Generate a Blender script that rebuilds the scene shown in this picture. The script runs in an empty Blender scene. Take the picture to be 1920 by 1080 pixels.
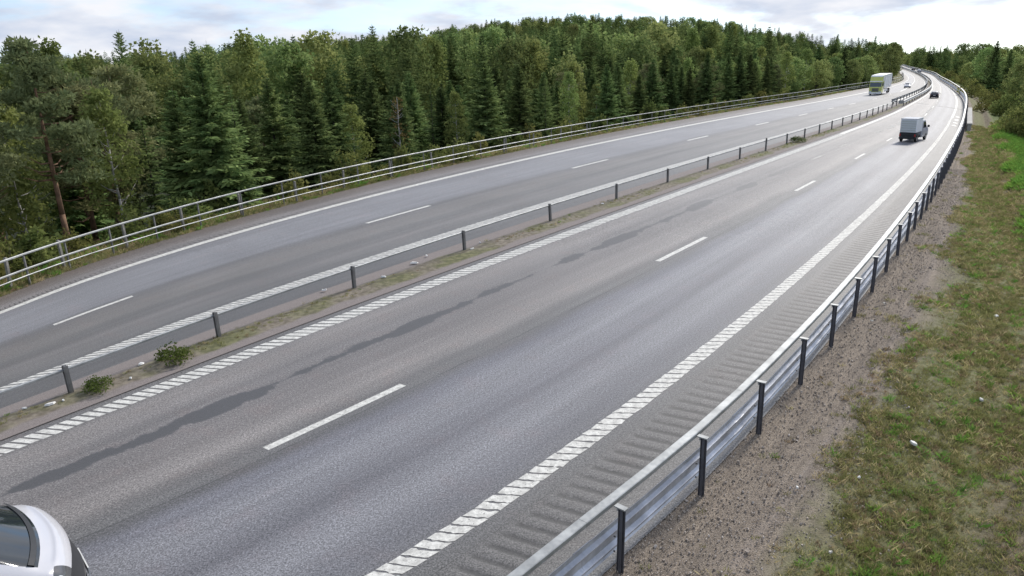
import bpy, math, random
import numpy as np
from mathutils import Vector, Matrix
R = math.radians
scene = bpy.context.scene
COL = scene.collection

# ------------------------------------------------------------------ camera, sky, sun, exposure
PITCH, ROLL, CAM_H = 0.3159, -0.03685, 8.0
cam_data = bpy.data.cameras.new('camera')
cam_data.sensor_width = 36.0
cam_data.lens = 36.0 * 1366.0 / 1920.0
cam_data.clip_start, cam_data.clip_end = 0.1, 6000.0
cam = bpy.data.objects.new('camera', cam_data)
COL.objects.link(cam)
_r = Vector((math.cos(ROLL), math.sin(ROLL) * math.sin(PITCH), math.sin(ROLL) * math.cos(PITCH)))
_f = Vector((0, math.cos(PITCH), -math.sin(PITCH)))
_u = _r.cross(_f)
cam.matrix_world = Matrix(((_r.x, _u.x, -_f.x, 0), (_r.y, _u.y, -_f.y, 0), (_r.z, _u.z, -_f.z, CAM_H), (0, 0, 0, 1)))
scene.camera = cam

SUN_AZ, SUN_EL = 40.0, 37.0          # degrees right of +Y, above the horizon
sun_data = bpy.data.lights.new('sun', 'SUN')
sun_data.energy = 2.7
sun_data.angle = R(10)
sun_data.color = (1.0, 0.95, 0.87)
sun = bpy.data.objects.new('sun', sun_data)
COL.objects.link(sun)
_d = Vector((math.sin(R(SUN_AZ)) * math.cos(R(SUN_EL)), math.cos(R(SUN_AZ)) * math.cos(R(SUN_EL)), math.sin(R(SUN_EL))))
sun.rotation_euler = _d.to_track_quat('Z', 'Y').to_euler()

world = bpy.data.worlds.new('World')
scene.world = world
world.use_nodes = True
wn, wl = world.node_tree.nodes, world.node_tree.links
wn.clear()
def wnode(t, **k):
    n = wn.new(t)
    for a, b in k.items(): setattr(n, a, b)
    return n
w_out = wnode('ShaderNodeOutputWorld')
w_bg = wnode('ShaderNodeBackground')
w_bg.inputs['Strength'].default_value = 0.13
sky = wnode('ShaderNodeTexSky', sky_type='NISHITA')
sky.sun_disc = False
sky.sun_elevation = R(SUN_EL)
sky.sun_rotation = R(SUN_AZ)
sky.air_density, sky.dust_density, sky.ozone_density = 1.0, 0.6, 1.0
w_tc = wnode('ShaderNodeTexCoord')
# lift the sky by a few degrees so that it goes on below eye level, where the land falls away
w_add = wnode('ShaderNodeVectorMath', operation='ADD'); w_add.inputs[1].default_value = (0, 0, 0.10)
w_nrm = wnode('ShaderNodeVectorMath', operation='NORMALIZE')
wl.new(w_tc.outputs['Generated'], w_add.inputs[0]); wl.new(w_add.outputs[0], w_nrm.inputs[0])
wl.new(w_nrm.outputs[0], sky.inputs['Vector'])
w_sep = wnode('ShaderNodeSeparateXYZ'); wl.new(w_nrm.outputs[0], w_sep.inputs[0])
w_z = wnode('ShaderNodeMath', operation='MAXIMUM'); w_z.inputs[1].default_value = 0.0
wl.new(w_sep.outputs['Z'], w_z.inputs[0])
w_z2 = wnode('ShaderNodeMath', operation='ADD'); w_z2.inputs[1].default_value = 0.16
wl.new(w_z.outputs[0], w_z2.inputs[0])
w_cmb = wnode('ShaderNodeCombineXYZ')
for ax in 'XY':
    dv = wnode('ShaderNodeMath', operation='DIVIDE')
    wl.new(w_sep.outputs[ax], dv.inputs[0]); wl.new(w_z2.outputs[0], dv.inputs[1]); wl.new(dv.outputs[0], w_cmb.inputs[ax])
w_n1 = wnode('ShaderNodeTexNoise'); w_n1.inputs['Scale'].default_value = 1.1; w_n1.inputs['Detail'].default_value = 8.0
w_n1.inputs['Roughness'].default_value = 0.56; w_n1.inputs['Distortion'].default_value = 0.4
wl.new(w_cmb.outputs[0], w_n1.inputs['Vector'])
w_r1 = wnode('ShaderNodeMapRange'); w_r1.inputs[1].default_value = 0.39; w_r1.inputs[2].default_value = 0.58
w_r1.interpolation_type = 'SMOOTHSTEP'
wl.new(w_n1.outputs['Fac'], w_r1.inputs[0])
w_n2 = wnode('ShaderNodeTexNoise'); w_n2.inputs['Scale'].default_value = 3.1; w_n2.inputs['Detail'].default_value = 7.0
wl.new(w_cmb.outputs[0], w_n2.inputs['Vector'])
w_cr = wnode('ShaderNodeValToRGB')
w_cr.color_ramp.elements[0].position = 0.34; w_cr.color_ramp.elements[0].color = (3.2, 3.6, 4.4, 1)
w_cr.color_ramp.elements[1].position = 0.62; w_cr.color_ramp.elements[1].color = (5.0, 5.05, 5.3, 1)
wl.new(w_n2.outputs['Fac'], w_cr.inputs[0])
w_mix = wnode('ShaderNodeMix', data_type='RGBA')
wl.new(w_r1.outputs[0], w_mix.inputs[0]); wl.new(sky.outputs[0], w_mix.inputs[6]); wl.new(w_cr.outputs[0], w_mix.inputs[7])
wl.new(w_mix.outputs[2], w_bg.inputs['Color']); wl.new(w_bg.outputs[0], w_out.inputs['Surface'])

vs = scene.view_settings
vs.view_transform, vs.look, vs.gamma, vs.exposure, vs.use_curve_mapping = 'Standard', 'None', 1.0, 0.53, False
scene.render.engine = 'CYCLES'
scene.cycles.max_bounces = 6
scene.cycles.transparent_max_bounces = 8

# ------------------------------------------------------------------ the road's survey table
# stations along the motorway (metres / U) and, per station, plan positions x, y (m) of the lines at the lateral
# offsets COLS (metres / U, right of the lane line of the near carriageway)
U = 1.3436
COLS = [-15.6, -14.05, -13.36, -9.93, -6.54, -4.85, -3.6, 0.0, 3.58, 5.6, 7.0, 9.2, 11.4]
SURVEY = [
 (-12.0, -23.19, 2.63, -23.57, 1.81, -23.75, 1.43, -24.71, -0.63, -25.69, -3.04, -26.11, -4.42, -26.34, -5.55, -20.14, -0.71, -20.04, -3.78, -21.73, -15.87, -19.61, -16.71, -16.02, -16.15, -9.22, -15.80),
 (-8.0, -22.51, 6.35, -22.67, 5.51, -22.75, 5.12, -23.17, 3.01, -23.54, 0.57, -23.64, -0.82, -23.64, -1.94, -17.86, 1.56, -17.09, -1.53, -18.09, -11.85, -16.05, -12.67, -12.67, -12.31, -6.59, -12.04),
 (-4.0, -21.83, 10.08, -21.78, 9.22, -21.76, 8.82, -21.62, 6.65, -21.39, 4.17, -21.18, 2.78, -20.94, 1.67, -15.57, 3.82, -14.13, 0.72, -14.44, -7.83, -12.49, -8.64, -9.33, -8.47, -3.96, -8.29),
 (0.0, -21.16, 13.81, -20.88, 12.92, -20.76, 12.51, -20.08, 10.29, -19.24, 7.78, -18.71, 6.38, -18.24, 5.28, -13.29, 6.08, -11.17, 2.97, -10.80, -3.81, -8.93, -4.61, -5.99, -4.63, -1.33, -4.54),
 (4.0, -20.48, 17.53, -19.99, 16.62, -19.76, 16.20, -18.54, 13.94, -17.09, 11.39, -16.24, 9.99, -15.54, 8.89, -11.00, 8.34, -8.21, 5.22, -7.16, 0.21, -5.37, -0.58, -2.65, -0.79, 1.29, -0.78),
 (8.0, -19.80, 21.26, -19.09, 20.32, -18.77, 19.89, -16.99, 17.58, -14.94, 14.99, -13.77, 13.59, -12.84, 12.50, -8.72, 10.60, -5.25, 7.47, -3.52, 4.23, -1.81, 3.45, 0.70, 3.05, 3.92, 2.97),
 (12.0, -19.12, 24.98, -18.20, 24.03, -17.77, 23.58, -15.45, 21.22, -12.79, 18.60, -11.31, 17.19, -10.14, 16.11, -6.43, 12.86, -2.29, 9.72, 0.12, 8.25, 1.74, 7.48, 4.04, 6.89, 6.55, 6.72),
 (16.0, -18.44, 28.71, -17.31, 27.73, -16.78, 27.28, -13.91, 24.86, -10.64, 22.21, -8.84, 20.79, -7.44, 19.72, -3.13, 16.57, 1.35, 13.64, 3.76, 12.27, 5.30, 11.51, 7.38, 10.73, 9.18, 10.48),
 (20.0, -16.96, 33.20, -15.58, 32.20, -14.93, 31.74, -11.47, 29.27, -7.62, 26.58, -5.56, 25.17, -3.99, 24.10, 0.63, 21.00, 5.08, 18.13, 7.32, 16.74, 8.69, 15.92, 10.49, 14.90, 11.81, 14.23),
 (24.0, -14.74, 38.33, -13.09, 37.29, -12.33, 36.81, -8.32, 34.22, -4.03, 31.41, -1.82, 29.94, -0.17, 28.84, 4.47, 25.65, 8.64, 22.66, 10.64, 21.16, 11.83, 20.23, 13.35, 18.97, 14.43, 17.98),
 (28.0, -11.85, 43.96, -9.97, 42.83, -9.12, 42.30, -4.68, 39.49, -0.15, 36.45, 2.11, 34.86, 3.75, 33.67, 8.20, 30.25, 11.96, 27.03, 13.70, 25.38, 14.71, 24.33, 15.97, 22.84, 16.85, 21.59),
 (32.0, -8.44, 49.93, -6.38, 48.64, -5.45, 48.05, -0.76, 44.89, 3.83, 41.49, 6.04, 39.74, 7.61, 38.43, 11.73, 34.69, 15.04, 31.17, 16.52, 29.35, 17.36, 28.17, 18.39, 26.48, 19.09, 25.00),
 (36.0, -4.63, 56.11, -2.45, 54.61, -1.48, 53.92, 3.30, 50.28, 7.78, 46.44, 9.87, 44.48, 11.32, 43.03, 15.03, 38.92, 17.90, 35.08, 19.13, 33.09, 19.82, 31.79, 20.64, 29.91, 21.17, 28.23),
 (40.0, -0.55, 62.40, 1.68, 60.62, 2.66, 59.80, 7.37, 55.58, 11.63, 51.22, 13.54, 49.04, 14.86, 47.43, 18.13, 42.93, 20.55, 38.77, 21.56, 36.61, 22.11, 35.20, 22.74, 33.14, 23.11, 31.29),
 (44.0, 3.71, 68.73, 5.92, 66.61, 6.88, 65.65, 11.39, 60.74, 15.32, 55.82, 17.04, 53.39, 18.20, 51.62, 21.02, 46.73, 23.03, 42.25, 23.83, 39.93, 24.25, 38.42, 24.71, 36.21, 24.95, 34.20),
 (48.0, 8.06, 75.07, 10.19, 72.54, 11.11, 71.40, 15.31, 65.73, 18.84, 60.22, 20.35, 57.54, 21.35, 55.61, 23.72, 50.33, 25.34, 45.54, 25.95, 43.08, 26.26, 41.47, 26.57, 39.12, 26.69, 36.97),
 (52.0, 12.45, 81.38, 14.45, 78.38, 15.30, 77.05, 19.10, 70.56, 22.19, 64.43, 23.48, 61.51, 24.32, 59.42, 26.26, 53.75, 27.52, 48.67, 27.96, 46.07, 28.17, 44.37, 28.33, 41.89, 28.34, 39.62),
 (56.0, 16.85, 87.65, 18.66, 84.15, 19.42, 82.61, 22.76, 75.23, 25.38, 68.46, 26.44, 65.30, 27.13, 63.05, 28.66, 57.01, 29.57, 51.66, 29.86, 48.92, 29.97, 47.14, 30.01, 44.54, 29.91, 42.16),
 (60.0, 21.19, 93.69, 22.80, 89.77, 23.46, 88.04, 26.28, 79.76, 28.41, 72.34, 29.26, 68.93, 29.79, 66.52, 30.92, 60.12, 31.52, 54.51, 31.66, 51.65, 31.68, 49.80, 31.61, 47.08, 31.41, 44.59),
 (64.0, 25.41, 99.42, 26.80, 95.11, 27.36, 93.22, 29.67, 84.16, 31.31, 76.08, 31.93, 72.42, 32.31, 69.86, 33.07, 63.11, 33.38, 57.25, 33.38, 54.28, 33.32, 52.35, 33.14, 49.53, 32.85, 46.94),
 (68.0, 29.49, 104.85, 30.64, 100.16, 31.11, 98.12, 32.93, 88.41, 34.07, 79.70, 34.48, 75.80, 34.71, 73.08, 35.11, 66.00, 35.15, 59.89, 35.03, 56.81, 34.89, 54.81, 34.61, 51.89, 34.24, 49.22),
 (72.0, 33.40, 109.98, 34.33, 104.94, 34.68, 102.75, 36.03, 92.44, 36.72, 83.22, 36.92, 79.07, 37.01, 76.21, 37.07, 68.78, 36.84, 62.44, 36.61, 59.25, 36.40, 57.19, 36.02, 54.18, 35.58, 51.42),
 (76.0, 37.15, 114.82, 37.84, 109.46, 38.10, 107.14, 38.97, 96.28, 39.27, 86.64, 39.26, 82.26, 39.21, 79.24, 38.94, 71.49, 38.47, 64.92, 38.13, 61.63, 37.86, 59.50, 37.39, 56.40, 36.87, 53.56),
 (80.0, 40.73, 119.40, 41.18, 113.74, 41.34, 111.30, 41.77, 99.94, 41.70, 89.94, 41.52, 85.38, 41.34, 82.21, 40.75, 74.13, 40.05, 67.33, 39.60, 63.94, 39.27, 61.75, 38.71, 58.56, 38.13, 55.64),
 (84.0, 44.14, 123.73, 44.37, 117.79, 44.43, 115.25, 44.44, 103.44, 44.02, 93.10, 43.69, 88.41, 43.40, 85.12, 42.50, 76.71, 41.57, 69.69, 41.03, 66.20, 40.63, 63.95, 40.00, 60.68, 39.35, 57.68),
 (88.0, 47.38, 127.83, 47.40, 121.65, 47.37, 119.00, 46.98, 106.79, 46.23, 96.14, 45.76, 91.33, 45.38, 87.96, 44.20, 79.24, 43.06, 72.00, 42.41, 68.41, 41.96, 66.10, 41.26, 62.74, 40.54, 59.68),
 (92.0, 50.47, 131.72, 50.28, 125.32, 50.17, 122.59, 49.40, 110.00, 48.35, 99.08, 47.75, 94.16, 47.29, 90.72, 45.86, 81.74, 44.50, 74.27, 43.77, 70.58, 43.26, 68.22, 42.48, 64.78, 41.70, 61.64),
 (96.0, 53.40, 135.44, 53.02, 128.83, 52.83, 126.02, 51.71, 113.10, 50.38, 101.93, 49.67, 96.90, 49.12, 93.39, 47.48, 84.21, 45.92, 76.51, 45.09, 72.73, 44.53, 70.30, 43.68, 66.78, 42.84, 63.56),
 (100.7, 56.92, 140.24, 56.62, 133.75, 56.48, 130.83, 55.54, 117.92, 53.99, 107.00, 53.11, 102.12, 52.59, 98.62, 50.89, 89.57, 49.37, 81.93, 48.51, 78.20, 49.21, 77.76, 50.19, 77.13, 51.04, 76.58),
 (109.4, 63.29, 149.08, 63.16, 142.59, 63.11, 139.68, 62.39, 126.84, 60.51, 116.31, 59.38, 111.67, 58.89, 108.22, 57.06, 99.42, 55.61, 91.87, 54.71, 88.24, 55.38, 87.82, 56.32, 87.23, 57.14, 86.71),
 (120.6, 71.47, 160.60, 71.56, 154.12, 71.61, 151.20, 70.90, 138.64, 68.79, 128.48, 67.52, 124.03, 67.00, 120.68, 64.93, 112.24, 63.54, 104.83, 62.64, 101.29, 63.28, 100.90, 64.17, 100.35, 64.95, 99.87),
 (133.8, 81.40, 174.14, 81.51, 167.80, 81.57, 164.96, 80.57, 152.88, 78.33, 143.07, 77.10, 138.73, 76.47, 135.54, 74.11, 127.50, 72.72, 120.31, 71.81, 116.88, 72.41, 116.52, 73.26, 116.01, 74.00, 115.56),
 (148.9, 93.31, 189.18, 92.80, 183.38, 92.57, 180.77, 90.88, 169.45, 88.76, 159.88, 87.58, 155.65, 86.89, 152.59, 84.36, 144.91, 82.83, 138.03, 81.82, 134.78, 82.39, 134.45, 83.19, 133.98, 83.88, 133.56),
 (165.5, 106.09, 206.12, 104.71, 200.98, 104.09, 198.67, 101.76, 188.09, 99.89, 178.72, 98.67, 174.65, 97.99, 171.69, 95.50, 164.28, 93.72, 157.79, 92.65, 154.70, 93.18, 154.39, 93.94, 153.95, 94.60, 153.58),
 (183.6, 118.40, 225.45, 116.87, 220.60, 116.18, 218.41, 113.40, 208.47, 111.63, 199.41, 110.36, 195.54, 109.69, 192.69, 107.40, 185.46, 105.40, 179.36, 104.35, 176.38, 104.86, 176.09, 105.57, 175.69, 106.20, 175.34),
 (203.0, 130.62, 246.80, 129.19, 242.10, 128.55, 239.98, 125.66, 230.53, 123.93, 221.82, 122.61, 218.15, 121.98, 215.40, 119.95, 208.35, 117.76, 202.62, 116.71, 199.78, 117.19, 199.51, 117.87, 199.14, 118.46, 198.81),
 (223.7, 142.93, 269.92, 141.75, 265.31, 141.22, 263.24, 138.39, 254.20, 136.70, 245.87, 135.41, 242.36, 134.86, 239.70, 133.09, 232.84, 130.81, 227.45, 129.96, 224.63, 130.42, 224.38, 131.08, 224.04, 131.64, 223.73),
 (245.6, 155.65, 294.54, 154.64, 290.07, 154.18, 288.07, 151.62, 279.36, 149.94, 271.45, 148.81, 268.04, 148.31, 265.48, 146.76, 258.87, 144.50, 253.75, 144.23, 250.78, 144.67, 250.55, 145.30, 250.22, 145.85, 249.93),
 (268.6, 168.86, 320.52, 167.96, 316.24, 167.55, 314.32, 165.34, 305.92, 163.66, 298.44, 162.73, 295.12, 162.30, 292.68, 160.91, 286.35, 159.25, 281.23, 159.03, 278.39, 159.47, 278.17, 160.07, 277.86, 160.60, 277.58),
 (292.7, 182.51, 347.79, 181.73, 343.72, 181.38, 341.88, 179.42, 333.87, 177.91, 326.76, 177.11, 323.58, 176.74, 321.25, 175.53, 315.21, 174.50, 310.09, 174.21, 307.46, 174.63, 307.24, 175.22, 306.95, 175.74, 306.69),
 (317.8, 196.62, 376.31, 195.95, 372.44, 195.65, 370.70, 193.93, 363.10, 192.63, 356.36, 191.93, 353.34, 191.62, 351.13, 190.59, 345.40, 189.76, 340.52, 189.53, 338.02, 189.94, 337.81, 190.52, 337.52, 191.03, 337.27),
 (343.8, 211.15, 406.01, 210.60, 402.36, 210.36, 400.72, 208.87, 393.55, 207.78, 387.19, 207.17, 384.35, 206.93, 382.26, 206.08, 376.85, 205.39, 372.25, 205.24, 369.88, 205.65, 369.68, 206.22, 369.40, 206.71, 369.16),
 (370.9, 226.08, 436.86, 225.65, 433.43, 225.46, 431.89, 224.22, 425.18, 223.34, 419.21, 222.83, 416.54, 222.66, 414.58, 221.98, 409.51, 221.44, 405.19, 221.37, 402.97, 221.77, 402.78, 222.33, 402.50, 222.82, 402.27),
 (398.8, 241.40, 468.81, 241.09, 465.61, 240.96, 464.18, 239.96, 457.93, 239.30, 452.37, 238.89, 449.89, 238.78, 448.06, 238.29, 443.34, 237.91, 439.31, 237.91, 437.24, 238.31, 437.05, 238.86, 436.78, 239.35, 436.55),
 (427.7, 257.12, 501.81, 256.93, 498.85, 256.85, 497.52, 256.11, 491.76, 255.66, 486.63, 255.35, 484.34, 255.31, 482.65, 255.01, 478.28, 254.78, 474.56, 254.86, 472.63, 255.25, 472.45, 255.81, 472.18, 256.29, 471.95),
 (457.3, 273.21, 535.82, 273.16, 533.11, 273.13, 531.90, 272.64, 526.64, 272.41, 521.94, 272.20, 519.86, 272.24, 518.30, 272.12, 514.31, 272.05, 510.90, 272.21, 509.13, 272.60, 508.94, 273.15, 508.68, 273.63, 508.46),
 (487.9, 289.68, 570.82, 289.75, 568.37, 289.78, 567.27, 289.54, 562.53, 289.54, 558.28, 289.43, 556.40, 289.54, 554.99, 289.61, 551.38, 289.71, 548.30, 289.94, 546.68, 290.33, 546.50, 290.88, 546.24, 291.36, 546.02),
 (519.2, 306.48, 606.79, 306.68, 604.61, 306.77, 603.63, 306.79, 599.41, 307.02, 595.63, 307.01, 593.96, 307.20, 592.70, 307.46, 589.48, 307.72, 586.73, 308.04, 585.28, 308.42, 585.10, 308.97, 584.85, 309.45, 584.62),
 (551.3, 323.58, 643.72, 323.91, 641.81, 324.06, 640.95, 324.35, 637.28, 324.81, 633.98, 324.91, 632.53, 325.17, 631.42, 325.63, 628.60, 326.06, 626.19, 326.46, 624.91, 326.85, 624.73, 327.39, 624.48, 327.87, 624.26),
 (584.1, 340.93, 681.61, 341.40, 679.98, 341.62, 679.24, 342.18, 676.13, 342.87, 673.32, 343.08, 672.09, 343.42, 671.14, 344.08, 668.74, 344.68, 666.68, 345.16, 665.58, 345.55, 665.40, 346.10, 665.15, 346.57, 664.93),
 (617.8, 358.48, 720.46, 359.09, 719.12, 359.36, 718.52, 360.20, 715.99, 361.14, 713.68, 361.46, 712.68, 361.87, 711.89, 362.73, 709.91, 363.51, 708.21, 364.08, 707.29, 364.47, 707.12, 365.01, 706.87, 365.49, 706.65),
 (652.2, 376.13, 760.32, 376.88, 759.27, 377.22, 758.80, 378.33, 756.86, 379.51, 755.08, 379.94, 754.31, 380.44, 753.69, 381.51, 752.15, 382.46, 750.83, 383.11, 750.09, 383.50, 749.92, 384.05, 749.68, 384.53, 749.47),
 (687.4, 393.79, 801.21, 394.68, 800.47, 395.08, 800.13, 396.47, 798.81, 397.90, 797.57, 398.44, 797.05, 399.01, 796.60, 400.28, 795.52, 401.41, 794.58, 402.15, 794.04, 402.55, 793.87, 403.10, 793.64, 403.58, 793.43),
 (723.3, 411.38, 843.21, 412.40, 842.78, 412.86, 842.59, 414.52, 841.90, 416.18, 841.21, 416.83, 840.94, 417.48, 840.67, 418.95, 840.06, 420.25, 839.52, 421.08, 839.18, 421.47, 839.01, 422.02, 838.78, 422.51, 838.58),
 (1393.1, 756.70, 1674.32, 757.72, 1673.90, 758.18, 1673.71, 759.84, 1673.02, 761.50, 1672.33, 762.15, 1672.06, 762.80, 1671.79, 764.27, 1671.18, 765.57, 1670.64, 766.40, 1670.29, 766.79, 1670.13, 767.34, 1669.90, 767.83, 1669.70),
]
ST = np.array([r[0] for r in SURVEY])
TB = np.array([r[1:] for r in SURVEY]).reshape(len(SURVEY), len(COLS), 2)
COLS = np.array(COLS)
DT = np.gradient(TB, ST, axis=0)
S_END = 720.0

def zroad(y):
    y = np.asarray(y, float)
    z = np.zeros_like(y)
    a = np.clip(y, 25, 85) - 25
    z = z - 0.5 * .03 / 60 * a * a - .03 * (np.clip(y, 85, 1e9) - 85)
    b = np.maximum(y - 330, 0)
    return z + np.where(b < 240, .5 * .012 / 240 * b * b, .012 * b - .5 * .012 * 240)

def rows(s):
    """plan positions of all columns at stations s (Hermite along the road)"""
    s = np.atleast_1d(np.asarray(s, float))
    i = np.clip(np.searchsorted(ST, s, 'right') - 1, 0, len(ST) - 2)
    h = (ST[i + 1] - ST[i])
    u = ((s - ST[i]) / h)[:, None, None]
    h = h[:, None, None]
    uc = np.clip(u, -1.5, 1.0)
    h00 = 2 * uc**3 - 3 * uc**2 + 1; h10 = uc**3 - 2 * uc**2 + uc; h01 = -2 * uc**3 + 3 * uc**2; h11 = uc**3 - uc**2
    return h00 * TB[i] + h10 * h * DT[i] + h01 * TB[i + 1] + h11 * h * DT[i + 1]

def plan(s, t):
    """plan position of paired stations s and offsets t"""
    s, t = np.broadcast_arrays(np.atleast_1d(np.asarray(s, float)), np.atleast_1d(np.asarray(t, float)))
    rw = rows(s.ravel())
    tt = t.ravel()
    j = np.clip(np.searchsorted(COLS, tt, 'right') - 1, 0, len(COLS) - 2)
    u = ((tt - COLS[j]) / (COLS[j + 1] - COLS[j]))[:, None]
    k = np.arange(len(tt))
    return (rw[k, j] * (1 - u) + rw[k, j + 1] * u).reshape(t.shape + (2,))

def pos(s, t, z=0.0):
    p = plan(s, t)
    return np.concatenate([p, (zroad(p[..., 1]) + z)[..., None]], -1)

def pt(s, t, z=0.0):
    return Vector(pos(s, t, z).reshape(-1, 3)[0])

def heading(s, t):
    a, b = pos(s - .3, t).reshape(-1, 3)[0], pos(s + .3, t).reshape(-1, 3)[0]
    return math.atan2(-(b[0] - a[0]), b[1] - a[1])          # rotation about z that turns +Y along the road

def lateral(side, s, d):
    """plan position d metres outward from the edge of the tarmac; side -1 left, +1 right"""
    s, d = np.broadcast_arrays(np.atleast_1d(np.asarray(s, float)), np.atleast_1d(np.asarray(d, float)))
    t0 = -15.3 if side < 0 else 5.5
    p = plan(s.ravel(), t0)
    g = plan(s.ravel() + 4, t0) - plan(s.ravel() - 4, t0)
    g /= np.linalg.norm(g, axis=1)[:, None]
    n = np.stack([g[:, 1], -g[:, 0]], 1) * side
    return (p + n * d.ravel()[:, None]).reshape(d.shape + (2,))

def sstep(x, a, b):
    u = np.clip((np.asarray(x, float) - a) / (b - a), 0, 1)
    return u * u * (3 - 2 * u)

def hill(x, y):
    """height of the open land away from the motorway"""
    x, y = np.asarray(x, float), np.asarray(y, float)
    z = zroad(y) - 8.0
    rt = x - 0.5 * y - 25                                 # metres to the right of the motorway, roughly
    z = z + 31 * np.exp(-((x - 45) / 215)**2 - ((y - 600) / 250)**2) * sstep(-rt, 0, 150)
    z = z + 5 * np.sin(x * .013 + 1) * np.sin(y * .011) * sstep(np.hypot(x, y), 120, 300)
    z = z - .06 * np.maximum(rt, 0)
    return z

def bank_left(d):
    return -.1 * sstep(d, 0, 1) - .25 * sstep(d, 1, 2.5) - 5.2 * sstep(d, 2.5, 15)

def verge_k(s):
    """the right verge narrows towards the bridge"""
    return np.interp(s, [28, 38, 57, 80, 110, 150], [1.0, .80, .60, .48, .40, .40])

def bank_right(d, s):
    k = verge_k(s); e = d / k
    z = -.06 * sstep(e, 0, .6) - .16 * sstep(e, 1.6, 3.0) - .22 * np.exp(-((e - 4.4) / .7)**2) + .16 * sstep(e, 4.8, 6)
    return z - .35 * sstep(e, 5.9, 6.9) - 10.5 * sstep(d - 6.3 * k, 0, 15)

def ground(side, s, d):
    p = lateral(side, s, d)
    zr = zroad(p[..., 1]) + (bank_left(d) if side < 0 else bank_right(d, s))
    zh = hill(p[..., 0], p[..., 1])
    k = sstep(d, 14, 45)
    return np.concatenate([p, (zr * (1 - k) + zh * k)[..., None]], -1)

def gpt(side, s, d):
    return Vector(ground(side, s, d).reshape(-1, 3)[0])

# ------------------------------------------------------------------ helpers
def tag(o, label=None, cat=None, group=None, kind=None):
    if label: o['label'] = label
    if cat: o['category'] = cat
    if group: o['group'] = group
    if kind: o['kind'] = kind
    return o

def link(name, data, mat=None, parent=None, loc=None, rot=None):
    o = bpy.data.objects.new(name, data)
    COL.objects.link(o)
    if mat is not None and data is not None and not data.materials: data.materials.append(mat)
    if parent: o.parent = parent
    if loc is not None: o.location = loc
    if rot is not None: o.rotation_euler = rot
    return o

def empty(name, loc, rz=0.0):
    o = bpy.data.objects.new(name, None)
    COL.objects.link(o)
    o.location = loc; o.rotation_euler = (0, 0, rz); o.empty_display_size = .3
    return o

def mesh_of(name, verts, faces, uv=None, smooth=False):
    me = bpy.data.meshes.new(name)
    if isinstance(faces, np.ndarray):
        verts = np.asarray(verts, np.float32); k = faces.shape[1]; n = len(faces)
        me.vertices.add(len(verts)); me.vertices.foreach_set('co', verts.ravel())
        me.loops.add(n * k); me.loops.foreach_set('vertex_index', faces.astype(np.int32).ravel())
        me.polygons.add(n); me.polygons.foreach_set('loop_start', np.arange(0, n * k, k, dtype=np.int32))
        me.update(calc_edges=True)
    else:
        me.from_pydata([tuple(v) for v in verts], [], faces)
    if uv is not None:
        l = me.uv_layers.new(name='st')
        idx = np.zeros(len(me.loops), np.int32); me.loops.foreach_get('vertex_index', idx)
        l.data.foreach_set('uv', np.asarray(uv, np.float32)[idx].ravel())
    if smooth: me.polygons.foreach_set('use_smooth', [True] * len(me.polygons))
    me.validate()
    return me

class MB:
    """collects boxes, tubes and profiles into one mesh"""
    def __init__(s): s.v, s.f = [], []
    def add(s, v, f):
        b = len(s.v); s.v += [tuple(x) for x in v]; s.f += [tuple(b + i for i in q) for q in f]; return s
    def box(s, c, d, rz=0.0, taper=1.0):
        cx, cy, cz = c; hx, hy, hz = d[0] / 2, d[1] / 2, d[2] / 2
        v = []
        for z, k in ((-hz, 1), (hz, taper)):
            for x, y in ((-hx, -hy), (hx, -hy), (hx, hy), (-hx, hy)):
                x, y = x * k, y * k
                v.append((cx + x * math.cos(rz) - y * math.sin(rz), cy + x * math.sin(rz) + y * math.cos(rz), cz + z))
        return s.add(v, [(0, 3, 2, 1), (4, 5, 6, 7), (0, 1, 5, 4), (1, 2, 6, 5), (2, 3, 7, 6), (3, 0, 4, 7)])
    def tube(s, a, b, r0, r1=None, n=8):
        a, b = Vector(a), Vector(b); r1 = r0 if r1 is None else r1
        q = (b - a).to_track_quat('Z', 'Y')
        v = [a + q @ Vector((r0 * math.cos(2 * math.pi * i / n), r0 * math.sin(2 * math.pi * i / n), 0)) for i in range(n)]
        v += [b + q @ Vector((r1 * math.cos(2 * math.pi * i / n), r1 * math.sin(2 * math.pi * i / n), 0)) for i in range(n)]
        f = [(i, (i + 1) % n, n + (i + 1) % n, n + i) for i in range(n)] + [tuple(range(n - 1, -1, -1)), tuple(range(n, 2 * n))]
        return s.add(v, f)
    def quad(s, *p): return s.add(p, [tuple(range(len(p)))])
    def mesh(s, name, smooth=False): return mesh_of(name, s.v, s.f, smooth=smooth)
    def build(s, name, mat, parent=None, loc=None, rot=None, smooth=False):
        return link(name, s.mesh(name, smooth), mat, parent, loc, rot)

def bevel(o, w, n=2):
    m = o.modifiers.new('bevel', 'BEVEL'); m.width = w; m.segments = n; m.limit_method = 'ANGLE'
    return o

def dup(o, parent=None, loc=None, rot=None):
    c = o.copy(); COL.objects.link(c)
    if parent: c.parent = parent
    if loc is not None: c.location = loc
    if rot is not None: c.rotation_euler = rot
    return c

def copy_tree(o, parent=None):
    c = dup(o, parent)
    for ch in list(o.children): copy_tree(ch, c)
    return c

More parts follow.
